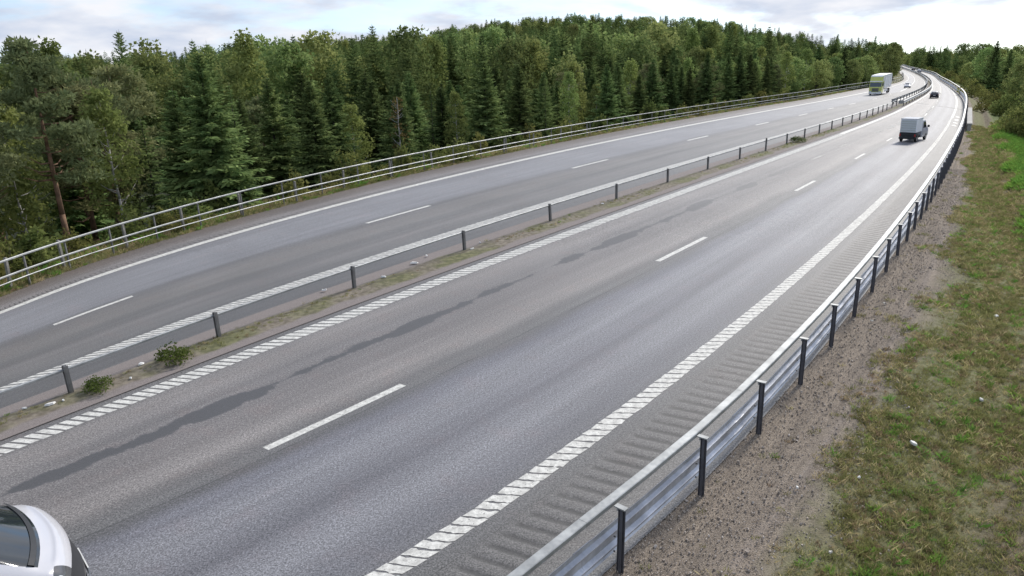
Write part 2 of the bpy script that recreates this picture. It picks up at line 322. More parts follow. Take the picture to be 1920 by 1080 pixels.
# ------------------------------------------------------------------ materials
class NT:
    def __init__(s, name):
        s.m = bpy.data.materials.new(name); s.m.use_nodes = True
        s.t = s.m.node_tree; s.t.nodes.clear()
        s.out = s.n('ShaderNodeOutputMaterial')
    def n(s, kind, inp=None, **k):
        x = s.t.nodes.new(kind)
        for a, b in k.items(): setattr(x, a, b)
        for a, b in (inp or {}).items(): s.put(x.inputs[a], b)
        return x
    def put(s, sock, v):
        if isinstance(v, bpy.types.NodeSocket): s.t.links.new(v, sock)
        elif isinstance(v, bpy.types.Node): s.t.links.new(v.outputs[0], sock)
        else:
            if sock.type == 'RGBA' and len(v) == 3: v = tuple(v) + (1,)
            sock.default_value = v
    def noise(s, scale, detail=4, rough=.55, vec=None, dist=0.0):
        x = s.n('ShaderNodeTexNoise', {'Scale': scale, 'Detail': detail, 'Roughness': rough, 'Distortion': dist})
        s.put(x.inputs['Vector'], vec if vec is not None else s.obj())
        return x.outputs['Fac']
    def obj(s):
        if not hasattr(s, '_tc'): s._tc = s.n('ShaderNodeTexCoord')
        return s._tc.outputs['Object']
    def geo(s):
        if not hasattr(s, '_g'): s._g = s.n('ShaderNodeNewGeometry')
        return s._g.outputs['Position']
    def uv(s):
        if not hasattr(s, '_uv'): s._uv = s.n('ShaderNodeUVMap', uv_map='st')
        return s._uv.outputs[0]
    def rnd(s):
        if not hasattr(s, '_oi'): s._oi = s.n('ShaderNodeObjectInfo')
        return s._oi.outputs['Random']
    def rng(s, v, a, b, c=0.0, d=1.0, smooth=True):
        x = s.n('ShaderNodeMapRange', {0: v, 1: a, 2: b, 3: c, 4: d})
        if smooth: x.interpolation_type = 'SMOOTHSTEP'
        return x.outputs[0]
    def math(s, op, a, b=0.0):
        return s.n('ShaderNodeMath', {0: a, 1: b}, operation=op).outputs[0]
    def mix(s, f, a, b, mode='MIX'):
        x = s.n('ShaderNodeMix', data_type='RGBA', blend_type=mode)
        s.put(x.inputs[0], f); s.put(x.inputs[6], a); s.put(x.inputs[7], b)
        return x.outputs[2]
    def ramp(s, v, stops, interp='LINEAR'):
        x = s.n('ShaderNodeValToRGB', {0: v}); e = x.color_ramp.elements; x.color_ramp.interpolation = interp
        while len(e) < len(stops): e.new(0.5)
        for k, (p_, c) in zip(e, sorted(stops)): k.position = p_; k.color = tuple(c) + (1,)
        return x.outputs[0]
    def sep(s, v):
        return s.n('ShaderNodeSeparateXYZ', {0: v}).outputs
    def bump(s, h, strength=.3, dist=.01):
        return s.n('ShaderNodeBump', {'Height': h, 'Strength': strength, 'Distance': dist}).outputs[0]
    def bsdf(s, **k):
        x = s.n('ShaderNodeBsdfPrincipled')
        for a, b in k.items(): s.put(x.inputs[a.replace('_', ' ')], b)
        s.put(s.out.inputs['Surface'], x.outputs[0]); return s.m

def plain(name, col, rough=.6, metal=0.0, var=.12, scale=6.0, spec=.5, bump=0.0):
    t = NT(name)
    n = t.noise(scale, 5)
    f = t.rng(n, .3, .7, 1 - var, 1 + var, False)
    c = t.mix(1.0, col, t.n('ShaderNodeCombineColor', {0: f, 1: f, 2: f}).outputs[0], 'MULTIPLY')
    k = dict(Base_Color=c, Roughness=rough, Metallic=metal)
    if bump: k['Normal'] = t.bump(t.noise(scale * 6, 4), bump, .01)
    t.bsdf(**k)
    t.m.node_tree.nodes['Principled BSDF'].inputs['Specular IOR Level'].default_value = spec
    return t.m

def glass(name, tint=(.02, .025, .03), rough=.04):
    t = NT(name); return t.bsdf(Base_Color=tint, Roughness=rough, Specular_IOR_Level=1.0)

def foliage(name, c_dark, c_light, transl=.3, hue=.02, val=.35, alt=None, altp=.0):
    t = NT(name)
    n = t.noise(1.1, 3)
    c = t.mix(t.rng(n, .3, .7), c_dark, c_light)
    if alt: c = t.mix(t.rng(t.noise(.45, 2), 1 - altp - .12, 1 - altp + .08), c, alt)
    hs = t.n('ShaderNodeHueSaturation', {'Hue': t.rng(t.rnd(), 0, 1, .5 - hue, .5 + hue, False),
             'Value': t.rng(t.math('FRACT', t.math('MULTIPLY', t.rnd(), 7.31)), 0, 1, 1 - val, 1 + val, False), 'Color': c})
    a = t.n('ShaderNodeBsdfDiffuse', {'Color': hs.outputs[0]})
    b = t.n('ShaderNodeBsdfTranslucent', {'Color': hs.outputs[0]})
    m = t.n('ShaderNodeMixShader', {0: transl, 1: a.outputs[0], 2: b.outputs[0]})
    t.put(t.out.inputs['Surface'], m.outputs[0])
    return t.m

def T01(t, a=-16.0, b=8.0): return (t - a) / (b - a)

def road_material(name, bands, speck=.40):
    """asphalt whose tone depends on the lane (offset u), with wheel tracks, speckle and stains"""
    t = NT(name)
    o = t.sep(t.uv())
    wob = t.math('MULTIPLY', t.math('SUBTRACT', t.noise(.22, 3, vec=t.uv()), .5), .5)
    u = t.math('ADD', o[0], wob)
    c = t.ramp(t.rng(u, -16, 8, 0, 1, False), [(T01(a), b) for a, b in bands])
    # stretched wear streaks along the road
    mp = t.n('ShaderNodeMapping', {'Vector': t.uv(), 'Scale': (3.0, .10, 1.0)})
    st = t.rng(t.noise(1.3, 5, vec=mp.outputs[0]), .3, .7, .86, 1.12, False)
    sp3 = t.rng(t.noise(30.0, 2, .6, t.geo()), .3, .7, 1 - speck * 1.1, 1 + speck * 1.1, False)
    big = t.rng(t.noise(.28, 4, vec=t.uv()), .3, .7, .92, 1.08, False)
    sp1 = t.rng(t.noise(15.0, 3, .7, t.geo()), .32, .68, 1 - speck * .75, 1 + speck * .75, False)
    sp2 = t.rng(t.noise(42.0, 3, .7, t.geo()), .3, .7, 1 - speck, 1 + speck, False)
    f = t.math('MULTIPLY', t.math('MULTIPLY', st, big), t.math('MULTIPLY', t.math('MULTIPLY', sp1, sp3), sp2))
    c = t.mix(1.0, c, t.n('ShaderNodeCombineColor', {0: f, 1: f, 2: f}).outputs[0], 'MULTIPLY')
    pk = t.rng(t.noise(1.1, 3, vec=t.geo()), .52, .75, 0, .35)
    c = t.mix(pk, c, t.mix(1.0, c, (1.12, .98, .95), 'MULTIPLY'))
    return t, c

def finish_road(t, c, rough=.57):
    h = t.math('ADD', t.noise(42.0, 3, .7, t.geo()), t.math('MULTIPLY', t.noise(110.0, 2, .6, t.geo()), .6))
    return t.bsdf(Base_Color=c, Roughness=rough, Specular_IOR_Level=.5, Normal=t.bump(h, .5, .012))

BLUE, WARM, SEAM, SHO = (.198, .198, .212), (.214, .198, .189), (.134, .131, .129), (.176, .171, .166)
t_, c_ = road_material('asphalt_right', [(-3.95, (.135, .129, .127)), (-3.72, (.12, .116, .115)), (-3.45, (.145, .139, .135)), (-3.0, WARM), (-2.35, (.158, .149, .146)),
        (-1.3, (.160, .148, .144)), (-.5, WARM), (-.12, (.125, .12, .118)), (.12, SEAM), (.32, (.105, .103, .106)), (.55, (.140, .140, .158)), (1.1, BLUE), (1.9, (.132, .131, .145)),
        (2.5, BLUE), (3.1, (.125, .125, .138)), (3.75, (.112, .11, .11)), (4.4, (.122, .117, .113)), (5.5, SHO)])
# the paving joint beside the lane line
jn_ = t_.math('ABSOLUTE', t_.math('SUBTRACT', t_.math('ADD', t_.sep(t_.uv())[0], t_.math('MULTIPLY', t_.math('SUBTRACT', t_.noise(1.6, 4, .6, t_.geo()), .5), .06)), .22))
c_ = t_.mix(t_.math('MULTIPLY', t_.rng(jn_, .006, .02, 1, 0), t_.rng(t_.noise(.8, 4, .6, t_.uv()), .35, .6, .15, .8)), c_, (.055, .054, .054))
# oily dark stain trail along the middle of the left lane
o_ = t_.sep(t_.uv())
mp_ = t_.n('ShaderNodeMapping', {'Vector': t_.uv(), 'Scale': (1.0, .16, 1.0)})
w_ = t_.math('ADD', o_[0], t_.math('MULTIPLY', t_.math('SUBTRACT', t_.noise(.7, 5, .6, mp_.outputs[0]), .5), .55))
sh_ = t_.math('ABSOLUTE', t_.math('ADD', w_, 1.93))
brk_ = t_.rng(t_.noise(.50, 7, .66, t_.n('ShaderNodeMapping', {'Vector': t_.uv(), 'Scale': (.8, 1.0, 1.0)}).outputs[0]), .365, .60, -.01, .215)
msk_ = t_.rng(t_.math('SUBTRACT', brk_, sh_), -.05, .035)
fade_ = t_.rng(o_[1], 24.0, 50.0, 1.0, .25)
c_ = t_.mix(t_.math('MULTIPLY', t_.math('MULTIPLY', msk_, fade_), .85), c_, (.060, .061, .065))
M_ROAD_R = finish_road(t_, c_)
t_, c_ = road_material('asphalt_left', [(-14.05, (0.183, 0.166, 0.161)), (-13.7, (0.189, 0.175, 0.171)), (-13.2, (0.171, 0.171, 0.181)), (-12.4, (0.210, 0.210, 0.222)), (-11.0, (0.203, 0.203, 0.215)), (-10.3, (0.189, 0.189, 0.200)),
        (-9.95, (0.132, 0.129, 0.130)), (-9.4, (0.157, 0.149, 0.144)), (-8.75, (0.165, 0.157, 0.151)), (-8.35, (0.122, 0.119, 0.117)), (-7.7, (0.159, 0.151, 0.147)), (-6.9, (0.132, 0.129, 0.127)), (-6.4, (0.112, 0.110, 0.110)), (-5.45, (0.102, 0.100, 0.099))], .22)
M_ROAD_L = finish_road(t_, c_)

def paint_material():
    t = NT('road_paint')
    w = t.rng(t.noise(7.0, 6, .7, t.geo()), .35, .66, .22, 1.0, False)
    fine = t.rng(t.noise(60.0, 3, .6, t.geo()), .3, .5, .75, 1.0, False)
    f = t.math('MULTIPLY', w, fine)
    c = t.mix(f, (.30, .29, .27), (.74, .73, .68))
    pit = t.rng(t.noise(22.0, 4, .65, t.geo()), .33, .40, 0.0, 1.0)
    c = t.mix(pit, (.13, .125, .12), c)
    return t.bsdf(Base_Color=c, Roughness=.6)
M_PAINT = paint_material()

def galv(name, col, rough=.42, streak=.25):
    t = NT(name)
    n = t.noise(14.0, 4); n2 = t.noise(2.2, 4)
    f = t.math('MULTIPLY', t.rng(n, .3, .7, 1 - streak * .4, 1 + streak * .4, False), t.rng(n2, .3, .7, 1 - streak, 1 + streak, False))
    c = t.mix(1.0, col, t.n('ShaderNodeCombineColor', {0: f, 1: f, 2: f}).outputs[0], 'MULTIPLY')
    return t.bsdf(Base_Color=c, Roughness=t.rng(n, .3, .7, rough - .08, rough + .12, False), Metallic=.55)
M_GALV = galv('galvanised_steel', (.46, .47, .50))
M_GALV_PALE = galv('weathered_zinc', (.34, .35, .35), .5)
M_POST = galv('dull_zinc_post', (.12, .12, .135), .6)
M_POST_MID = galv('grey_zinc_post', (.23, .225, .22), .55)
M_BOLT = plain('bolt_steel', (.06, .06, .065), .5)
M_CONC = plain('concrete', (.36, .35, .33), .85, var=.2, scale=2.0, bump=.3)
M_RUBBER = plain('rubber', (.012, .012, .013), .75)
M_DARKPL = plain('dark_plastic', (.018, .019, .022), .5)
M_GLASS = glass('dark_glass')
M_RIM = plain('alloy', (.45, .45, .47), .35, .8)
M_WOODPOST = plain('grey_wood_post', (.22, .21, .19), .85, var=.25, scale=9)

# ------------------------------------------------------------------ ground, banks, carriageways
def grid_mesh(name, P, uv=None, smooth=True):
    n, m = P.shape[:2]
    idx = np.arange(n * m).reshape(n, m)
    f = np.stack([idx[:-1, :-1], idx[:-1, 1:], idx[1:, 1:], idx[1:, :-1]], -1).reshape(-1, 4)
    return mesh_of(name, P.reshape(-1, 3), f, None if uv is None else uv.reshape(-1, 2), smooth)

def stations(a, b, fine=1.0):
    out, s = [], a
    while s < b:
        out.append(s); s += fine * (1 if s < 70 else 2.5 if s < 200 else 8)
    return np.array(out + [b])

def strip(name, t0, t1, mat, z=0.0, step=.45, s0=-9, s1=S_END, parent=None, kind='structure', fine=1.0, zf=None):
    s = stations(s0, s1, fine); t = np.linspace(t0, t1, max(2, int(math.ceil((t1 - t0) / step)) + 1))
    Sg, Tg = np.meshgrid(s, t, indexing='ij')
    P = pos(Sg, Tg, z)
    if zf is not None: P[..., 2] += zf(Sg, Tg)
    o = link(name, grid_mesh(name, P, np.stack([Tg, Sg], -1)), mat, parent)
    return tag(o, kind=kind) if parent is None else o

def verge_material(name, side):
    t = NT(name)
    o = t.sep(t.uv())                                   # u = metres out from the tarmac, v = station
    g = t.geo()
    fine = t.noise(38.0, 3, .7, g); mid = t.noise(6.0, 5, .6, g); big = t.noise(.7, 4, .6, g)
    gravel = t.mix(t.rng(fine, .3, .72), (.13, .108, .088), (.42, .362, .300))
    gravel = t.mix(t.rng(mid, .35, .7, 0, .45), gravel, (.19, .158, .132))
    ln = t.math('ABSOLUTE', t.math('SUBTRACT', t.math('ADD', o[0], t.math('MULTIPLY', mid, .25)), 1.62))
    gravel = t.mix(t.rng(ln, .0, .13, .45, 0), gravel, (.30, .26, .23))
    trk = t.noise(2.2, 4, .6, t.n('ShaderNodeMapping', {'Vector': t.uv(), 'Scale': (2.6, .12, 1.0)}).outputs[0])
    gravel = t.mix(1.0, gravel, t.n('ShaderNodeCombineColor', {0: t.rng(trk, .3, .7, .74, 1.22, False), 1: t.rng(trk, .3, .7, .74, 1.2, False), 2: t.rng(trk, .3, .7, .74, 1.18, False)}).outputs[0], 'MULTIPLY')
    soil = t.mix(t.rng(mid, .3, .7), (.12, .095, .070), (.23, .185, .14))
    gr = t.mix(t.rng(mid, .3, .7), (.135, .138, .068), (.24, .232, .128))
    gr = t.mix(t.rng(big, .5, .75, 0, .7), gr, soil)
    lush = t.mix(t.rng(mid, .3, .7), (.07, .105, .03), (.125, .165, .055))
    e = t.math('ADD', o[0], t.math('MULTIPLY', t.math('SUBTRACT', t.noise(.9, 5, .65, g), .5), 1.7))
    if side > 0:
        c = t.mix(t.rng(e, 1.6, 2.5), gravel, gr)
        c = t.mix(t.rng(t.math('ABSOLUTE', t.math('SUBTRACT', e, 5.1)), .1, 1.1, .8, 0), c, soil)
        c = t.mix(t.rng(e, 5.4, 6.8, 0, .8), c, lush)
    else:
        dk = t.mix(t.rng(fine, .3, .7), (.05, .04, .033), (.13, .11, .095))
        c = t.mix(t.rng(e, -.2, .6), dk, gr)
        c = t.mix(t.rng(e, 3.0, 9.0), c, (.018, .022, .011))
    return t.bsdf(Base_Color=c, Roughness=.95, Specular_IOR_Level=.15, Normal=t.bump(t.math('ADD', fine, mid), .8, .05))
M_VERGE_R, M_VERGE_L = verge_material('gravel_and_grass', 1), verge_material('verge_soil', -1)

def bank(name, side, mat):
    s = stations(-9, S_END)
    d = np.concatenate([np.linspace(-.4, 9, 44), np.linspace(10, 30, 14), np.array([34, 38, 44, 50, 60])])
    Sg, Dg = np.meshgrid(s, d, indexing='ij')
    P = ground(side, Sg, Dg)
    P[..., 2] -= .02
    rngp = np.random.default_rng(3)
    P[..., 2] += np.where(Dg > 1.2, (np.sin(P[..., 0] * 2.1 + P[..., 1] * .7) * np.sin(P[..., 1] * 1.7) * .04 + rngp.normal(0, .018, Dg.shape)), 0)
    if side < 0: P = P[:, ::-1]; Sg = Sg[:, ::-1]; Dg = Dg[:, ::-1]
    return tag(link(name, grid_mesh(name, P, np.stack([Dg if side < 0 else Dg / verge_k(Sg), Sg], -1)), mat), kind='structure')
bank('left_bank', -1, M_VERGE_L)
bank('right_bank', 1, M_VERGE_R)

gx = np.concatenate([np.arange(-700, 900, 25.0), np.arange(900, 2300, 120.0)]); gy = np.concatenate([np.arange(-220, 1300, 25.0), np.arange(1300, 2600, 130.0)])
Gx, Gy = np.meshgrid(gx, gy, indexing='xy')
Gz = hill(Gx, Gy) - 2.5
M_FLOOR = plain('forest_floor', (.022, .028, .013), .95, var=.4, scale=.2, spec=.1)
tag(link('hills', grid_mesh('hills', np.stack([Gx, Gy, Gz], -1)), M_FLOOR), kind='structure')

right_way = strip('right_carriageway', -4.3, 4.0, M_ROAD_R)
left_way = strip('left_carriageway', -13.44, -5.1, M_ROAD_L)

# shoulders with milled rumble grooves (real hollows)
def groove(t0, t1, period, depth, duty=.5):
    def f(S, Tt):
        across = sstep(Tt, t0, t0 + .12) * (1 - sstep(Tt, t1 - .12, t1))
        ph = (S / period) % 1.0
        return -depth * across * np.where(ph < duty, np.sin(np.clip(ph / duty, 0, 1) * math.pi), 0) * (1 - sstep(S, 34, 62))
    return f
def shoulder_sheet(name, ts, f, mat, fine):
    s = np.concatenate([np.arange(-9, 6, 1.0), np.arange(6, 75, fine), stations(75, S_END)])
    Sg, Tg = np.meshgrid(s, np.array(ts), indexing='ij')
    P = pos(Sg, Tg, 0.0); P[..., 2] += f(Sg, Tg)
    return tag(link(name, grid_mesh(name, P, np.stack([Tg, Sg], -1), smooth=True), mat), kind='structure')
def shoulder_material(name, base, t0, t1, period, duty, dark):
    t, c = road_material(name, base)
    o = t.sep(t.uv())
    v = t.math('ADD', o[1], t.math('MULTIPLY', t.math('SUBTRACT', t.noise(4.0, 3, .6, t.geo()), .5), .06))
    ph = t.math('FRACT', t.math('DIVIDE', v, period))
    band = t.math('MULTIPLY', t.rng(o[0], t0, t0 + .14), t.rng(o[0], t1 - .14, t1, 1, 0))
    g = t.math('MULTIPLY', t.rng(t.math('ABSOLUTE', t.math('SUBTRACT', ph, duty / 2)), .06, duty / 2, 1, 0), band)
    wear = t.rng(t.noise(.5, 4, .6, t.uv()), .3, .6, .35, 1.0)
    c = t.mix(t.math('MULTIPLY', t.math('MULTIPLY', g, wear), t.math('MULTIPLY', t.rng(o[1], 60, 80, 1, 0), dark)), c, (.05, .048, .047))   # groove shade put into the colour, as soft light barely shades the hollows
    return finish_road(t, c)
M_SH_R = shoulder_material('asphalt_right_shoulder', [(3.75, (.112, .11, .11)), (4.0, (.112, .108, .106)), (4.9, (.118, .113, .109)), (5.15, (.126, .122, .118)), (5.6, SHO)], 4.02, 4.92, .28, .55, .9)
M_SH_L = shoulder_material('asphalt_left_shoulder', [(-15.3, (.12, .10, .088)), (-14.8, (.125, .107, .097)), (-14.3, (.15, .135, .128)), (-14.1, (.19, .175, .17)), (-13.5, (.175, .165, .163))], -13.88, -13.5, .22, .5, .95)
shoulder_sheet('right_shoulder', [4.0, 4.04, 4.2, 4.5, 4.76, 4.92, 5.2, 5.55], groove(4.02, 4.92, .28, .02, .55), M_SH_R, .04)
shoulder_sheet('left_shoulder', [-15.35, -14.8, -14.3, -13.9, -13.86, -13.7, -13.55, -13.5, -13.44], groove(-13.88, -13.5, .22, .012, .5), M_SH_L, .04)

# central strip: old pinkish tarmac with a dirt and moss line
def median_material():
    t = NT('median_surface')
    o = t.sep(t.uv()); g = t.geo()
    fine = t.noise(45, 3, .7, g); mid = t.noise(5, 5, .6, g)
    c = t.mix(t.rng(fine, .3, .7), (.15, .13, .122), (.27, .238, .225))
    e = t.math('ADD', o[0], t.math('MULTIPLY', t.math('SUBTRACT', t.noise(.6, 5, .62, t.uv()), .5), .5))
    dirt = t.mix(t.rng(mid, .3, .7), (.11, .094, .07), (.235, .203, .16))
    moss = t.mix(t.rng(mid, .35, .65), (.09, .092, .042), (.17, .165, .085))
    dirt = t.mix(t.rng(t.noise(.42, 3, .6, t.uv()), .42, .6), dirt, moss)
    c = t.mix(t.math('MULTIPLY', t.rng(e, -5.0, -4.82), t.rng(e, -4.3, -4.16, 1, 0)), c, dirt)
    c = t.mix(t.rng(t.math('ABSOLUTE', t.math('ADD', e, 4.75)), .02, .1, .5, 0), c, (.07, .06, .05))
    return t.bsdf(Base_Color=c, Roughness=.9, Specular_IOR_Level=.3, Normal=t.bump(t.math('ADD', fine, mid), .6, .02))
strip('median', -5.47, -3.93, median_material(), .015, .16, zf=lambda S, Tt: .05 * np.exp(-((Tt + 4.6) / .45)**2) + .012 * np.sin(S * 3.1 + Tt * 5) * np.exp(-((Tt + 4.6) / .4)**2))

# ------------------------------------------------------------------ painted markings (sheets 5 mm thick)
def mark(name, s0, s1, t0, t1, parent, n=1, z=.005, skew=0.0, jag=0.0):
    s = np.linspace(s0, s1, n + 1)
    vv, ff = [], []
    for k, q in enumerate(s):
        j0, j1 = (random.uniform(-jag, jag) for _ in range(2))
        for t, zz in ((t0, 0.0), (t0, z), (t1, z), (t1, 0.0)):
            vv.append(pos(q + (j0 if t == t0 else j1) + skew * (t - t0), t, zz).reshape(3))
    for k in range(n):
        a = 4 * k
        ff += [(a, a + 4, a + 5, a + 1), (a + 1, a + 5, a + 6, a + 2), (a + 2, a + 6, a + 7, a + 3)]
    ff += [(0, 1, 2, 3), (4 * n + 3, 4 * n + 2, 4 * n + 1, 4 * n)]
    return vv, ff
def add_mark(name, *a, mat=None, **k):
    v, f = mark(name, *a, **k)
    return link(name, mesh_of(name, v, f), mat or M_PAINT, a[4])
random.seed(5)
for k in range(12):
    s0 = 13.3 + 12 * k - 12
    if s0 + 3 > 0: add_mark('lane_dash', s0, s0 + 3, -.07, .07, right_way, n=2)
for k in range(10):
    s0 = 25.3 + 12 * k - 12
    add_mark('lane_dash', s0, s0 + 3, -10.0, -9.86, left_way, n=2)
def ladder(t0, t1, period, fill, s0, s1, parent, first, jag, skew=0.0):
    """edge line made of separate cross bars: the nearest are parts, the rest one joined part"""
    s, k, vv, ff = s0, 0, [], []
    while s < s1:
        v, f = mark('edge_bar', s, s + period * fill, t0 + random.uniform(-.012, .012), t1 + random.uniform(-.012, .012), parent, 1, .006, skew, jag)
        if jag > .01:
            q = []
            for e, sg in ((0.0, 1), (period * fill, -1)):
                row = []
                for i in range(8):
                    tt = t0 + (t1 - t0) * i / 7 + (random.uniform(-.012, .012) if i in (0, 7) else 0)
                    row.append(pos(s + e + skew * (tt - t0) + random.gauss(0, jag * .55), tt, .006).reshape(3))
                q.append(row)
            v = q[0] + q[1]; f = [(i, i + 1, 9 + i, 8 + i) for i in range(7)]
        if k < first: link('edge_bar', mesh_of('edge_bar', v, f), M_PAINT, parent)
        else:
            b = len(vv); vv += v; ff += [tuple(b + i for i in q) for q in f]
        s += period; k += 1
    o = link('edge_bar_run', mesh_of('edge_bar_run', vv, ff), M_PAINT, parent); o['kind'] = 'stuff'
ladder(3.43, 3.73, .22, .83, 9.0, 100, right_way, 140, .018, .45)
ladder(-3.72, -3.34, .225, .70, 6.0, 62, right_way, 150, .006, .57)
ladder(-6.72, -6.34, .225, .66, 8.0, 70, left_way, 140, .006, 1.25)
def solid(name, s0, s1, t0, t1, parent, z=.005):
    s = stations(s0, s1, 1.0)
    Sg, Tg = np.meshgrid(s, np.array([t0, t1]), indexing='ij')
    P = pos(Sg, Tg, z)
    return link(name, grid_mesh(name, P), M_PAINT, parent)
solid('edge_line', 100, S_END, 3.42, 3.78, right_way)
solid('edge_line', 62, S_END, -3.78, -3.44, right_way)
solid('edge_line', 70, S_END, -6.72, -6.36, left_way)
solid('edge_line', -9, S_END, -13.46, -13.16, left_way)
solid('lane_line', 145, S_END, -.12, .12, right_way)
solid('lane_line', 135, S_END, -10.1, -9.8, left_way)
# pale bridge joints across both carriageways, and worn pale scrapes
M_SCRAPE = plain('pale_scrape', (.34, .33, .31), .8, var=.35, scale=3.0)
for (s0, t0, t1, par) in ((113.0, .2, 5.1, right_way), (113.0, -3.2, -1.0, right_way), (121.0, -12.6, -6.9, left_way)):
    add_mark('bridge_joint', s0, s0 + .9, t0, t1, par, mat=M_SCRAPE, z=.006)
def scrape(s, t, ls, wt, parent):
    vv = [pos(s, t, .004).reshape(3)]
    for k in range(14):
        a = 2 * math.pi * k / 14; q = random.uniform(.55, 1.0)
        vv.append(pos(s + math.cos(a) * ls * q, t + math.sin(a) * wt * q, .004).reshape(3))
    link('scrape', mesh_of('scrape', vv, [(0, 1 + k, 1 + (k + 1) % 14) for k in range(14)]), M_SCRAPE, parent)
for q in ((68, -1.6, 2.6, .25), (74, -1.4, 3.0, .3), (80, -1.2, 3.4, .3), (55, -1.9, 1.6, .12), (48, -1.8, 2.0, .09), (88, -.9, 2.5, .35), (104, -.15, 4, .2), (108, -.05, 3, .18)): scrape(*q, right_way)
# white letters worn to blots on the shoulder: an arrow head and three bars
va = [pos(93 + a, 4.35 + b, .006).reshape(3) for a, b in ((-3.2, -.45), (-3.2, .45), (-.6, 0.0), (-1.6, -.16), (-1.6, .16))]
link('shoulder_arrow', mesh_of('shoulder_arrow', va, [(0, 1, 4, 2, 3)]), M_PAINT, right_way)
for k in range(3): add_mark('shoulder_bar', 95 + 3.2 * k, 96.4 + 3.2 * k, 4.1, 4.7, right_way, z=.006)

# ------------------------------------------------------------------ guard rails
def sweep(name, ss, t, prof, mat, parent, closed=False, side=1, smooth=False, zf=None):
    """a rail: profile points (outward, up) swept along offset t; outward is to the right for side=+1"""
    ss = np.asarray(ss, float)
    c = pos(ss, np.full(len(ss), t), 0.0)
    g = plan(ss + .25, t) - plan(ss - .25, t)
    g /= np.linalg.norm(g, axis=1)[:, None]
    n = np.stack([g[:, 1], -g[:, 0]], 1) * side
    if zf is not None: c[:, 2] += zf(ss)
    k = len(prof)
    V = np.zeros((len(ss), k, 3))
    for i, (a, z) in enumerate(prof):
        V[:, i, :2] = c[:, :2] + n * a; V[:, i, 2] = c[:, 2] + z
    V = V.reshape(-1, 3); f = []
    for i in range(len(ss) - 1):
        for j in range(k if closed else k - 1):
            a, b = i * k + j, i * k + (j + 1) % k
            f.append((a, b, b + k, a + k))
    if closed:
        f.append(tuple(range(k - 1, -1, -1))); f.append(tuple((len(ss) - 1) * k + j for j in range(k)))
    me = mesh_of(name, V, f, smooth=smooth)
    return link(name, me, mat, parent)

def sheet(prof, th=.006):
    """closed outline of a bent steel sheet"""
    return list(prof) + [(a - th, z) for a, z in reversed(prof)]
def box_prof(w, z0, z1, a=0.0, c=.012):
    h = w / 2
    return [(a - h + c, z0), (a + h - c, z0), (a + h, z0 + c), (a + h, z1 - c), (a + h - c, z1), (a - h + c, z1), (a - h, z1 - c), (a - h, z0 + c)]

def post_mesh(name, h, w=.10, d=.055, depth=.4, fl=.012):
    m = MB()                                   # rolled channel: web and two flanges
    m.box((0, 0, (h - depth) / 2), (d, fl, h + depth)); m.box((-d / 2 + fl / 2, w / 2, (h - depth) / 2), (fl, w, h + depth)) ; m.box((d / 2 - fl / 2, w / 2, (h - depth) / 2), (fl, w * .5, h + depth))
    return m.mesh(name)

# right: pipe rail on top, deep corrugated beam under it, dark channel posts on the verge side
gr_r = tag(empty('guardrail', pt(10, 5.6)), 'galvanised guard rail along the gravel verge, top rail above a corrugated beam on dark posts', 'guardrail')
inv = None
def keep(o, parent):
    o.parent = parent; o.matrix_parent_inverse = Matrix.Translation(-parent.location); return o
RP = [5.5 + 2 * k for k in range(0, 62)] + [130 + 8 * k for k in range(0, 60)]
beam = [(-.05, .19), (-.075, .22), (-.075, .27), (-.02, .30), (-.02, .33), (-.085, .38), (-.085, .52), (-.02, .58), (-.02, .61), (-.085, .65), (-.085, .74), (-.05, .78)]
s = -3.0; k = 0
while s < 560:
    L_ = 4.0 if s < 60 else (12.0 if s < 160 else 40.0)
    ss = np.linspace(s, s + L_ - .004, 4)
    keep(sweep('beam_section', ss, 5.56, sheet(beam, .005), M_GALV, None, True), gr_r)
    keep(sweep('top_rail_section', ss, 5.56, box_prof(.16, 1.14, 1.235, -.07), M_GALV_PALE, None, True), gr_r)
    if s < 60:
        sp_ = np.linspace(s - .16, s + .16, 3)
        keep(sweep('splice_plate', sp_, 5.56, sheet([(a - .008 * (1 if a < -.05 else -1) - .006, z) for a, z in beam], .005), M_GALV, None, True), gr_r)
    s += L_
pm = post_mesh('post', 1.17); cap = MB().box((0, .03, 1.185), (.10, .20, .022)).box((0, -.02, 1.15), (.05, .03, .08)).mesh('bracket')
bolt = MB().tube((0, -.085, 0), (0, -.06, 0), .016, n=6).mesh('bolt')
pm.materials.append(M_POST); cap.materials.append(M_GALV_PALE); bolt.materials.append(M_BOLT)
for k, sp in enumerate(RP):
    h = heading(sp, 5.62) - math.pi / 2                 # +Y of the post points away from the road
    p = link('post', pm, None, None, pt(sp, 5.635, 0), (random.gauss(0, .012), random.gauss(0, .012), h + math.pi))
    p.rotation_euler.z = h
    keep(p, gr_r)
    if k < 16:
        link('bracket', cap, None, p)
        for z in (.595, .315): link('bolt', bolt, None, p, (.0, .0, z))

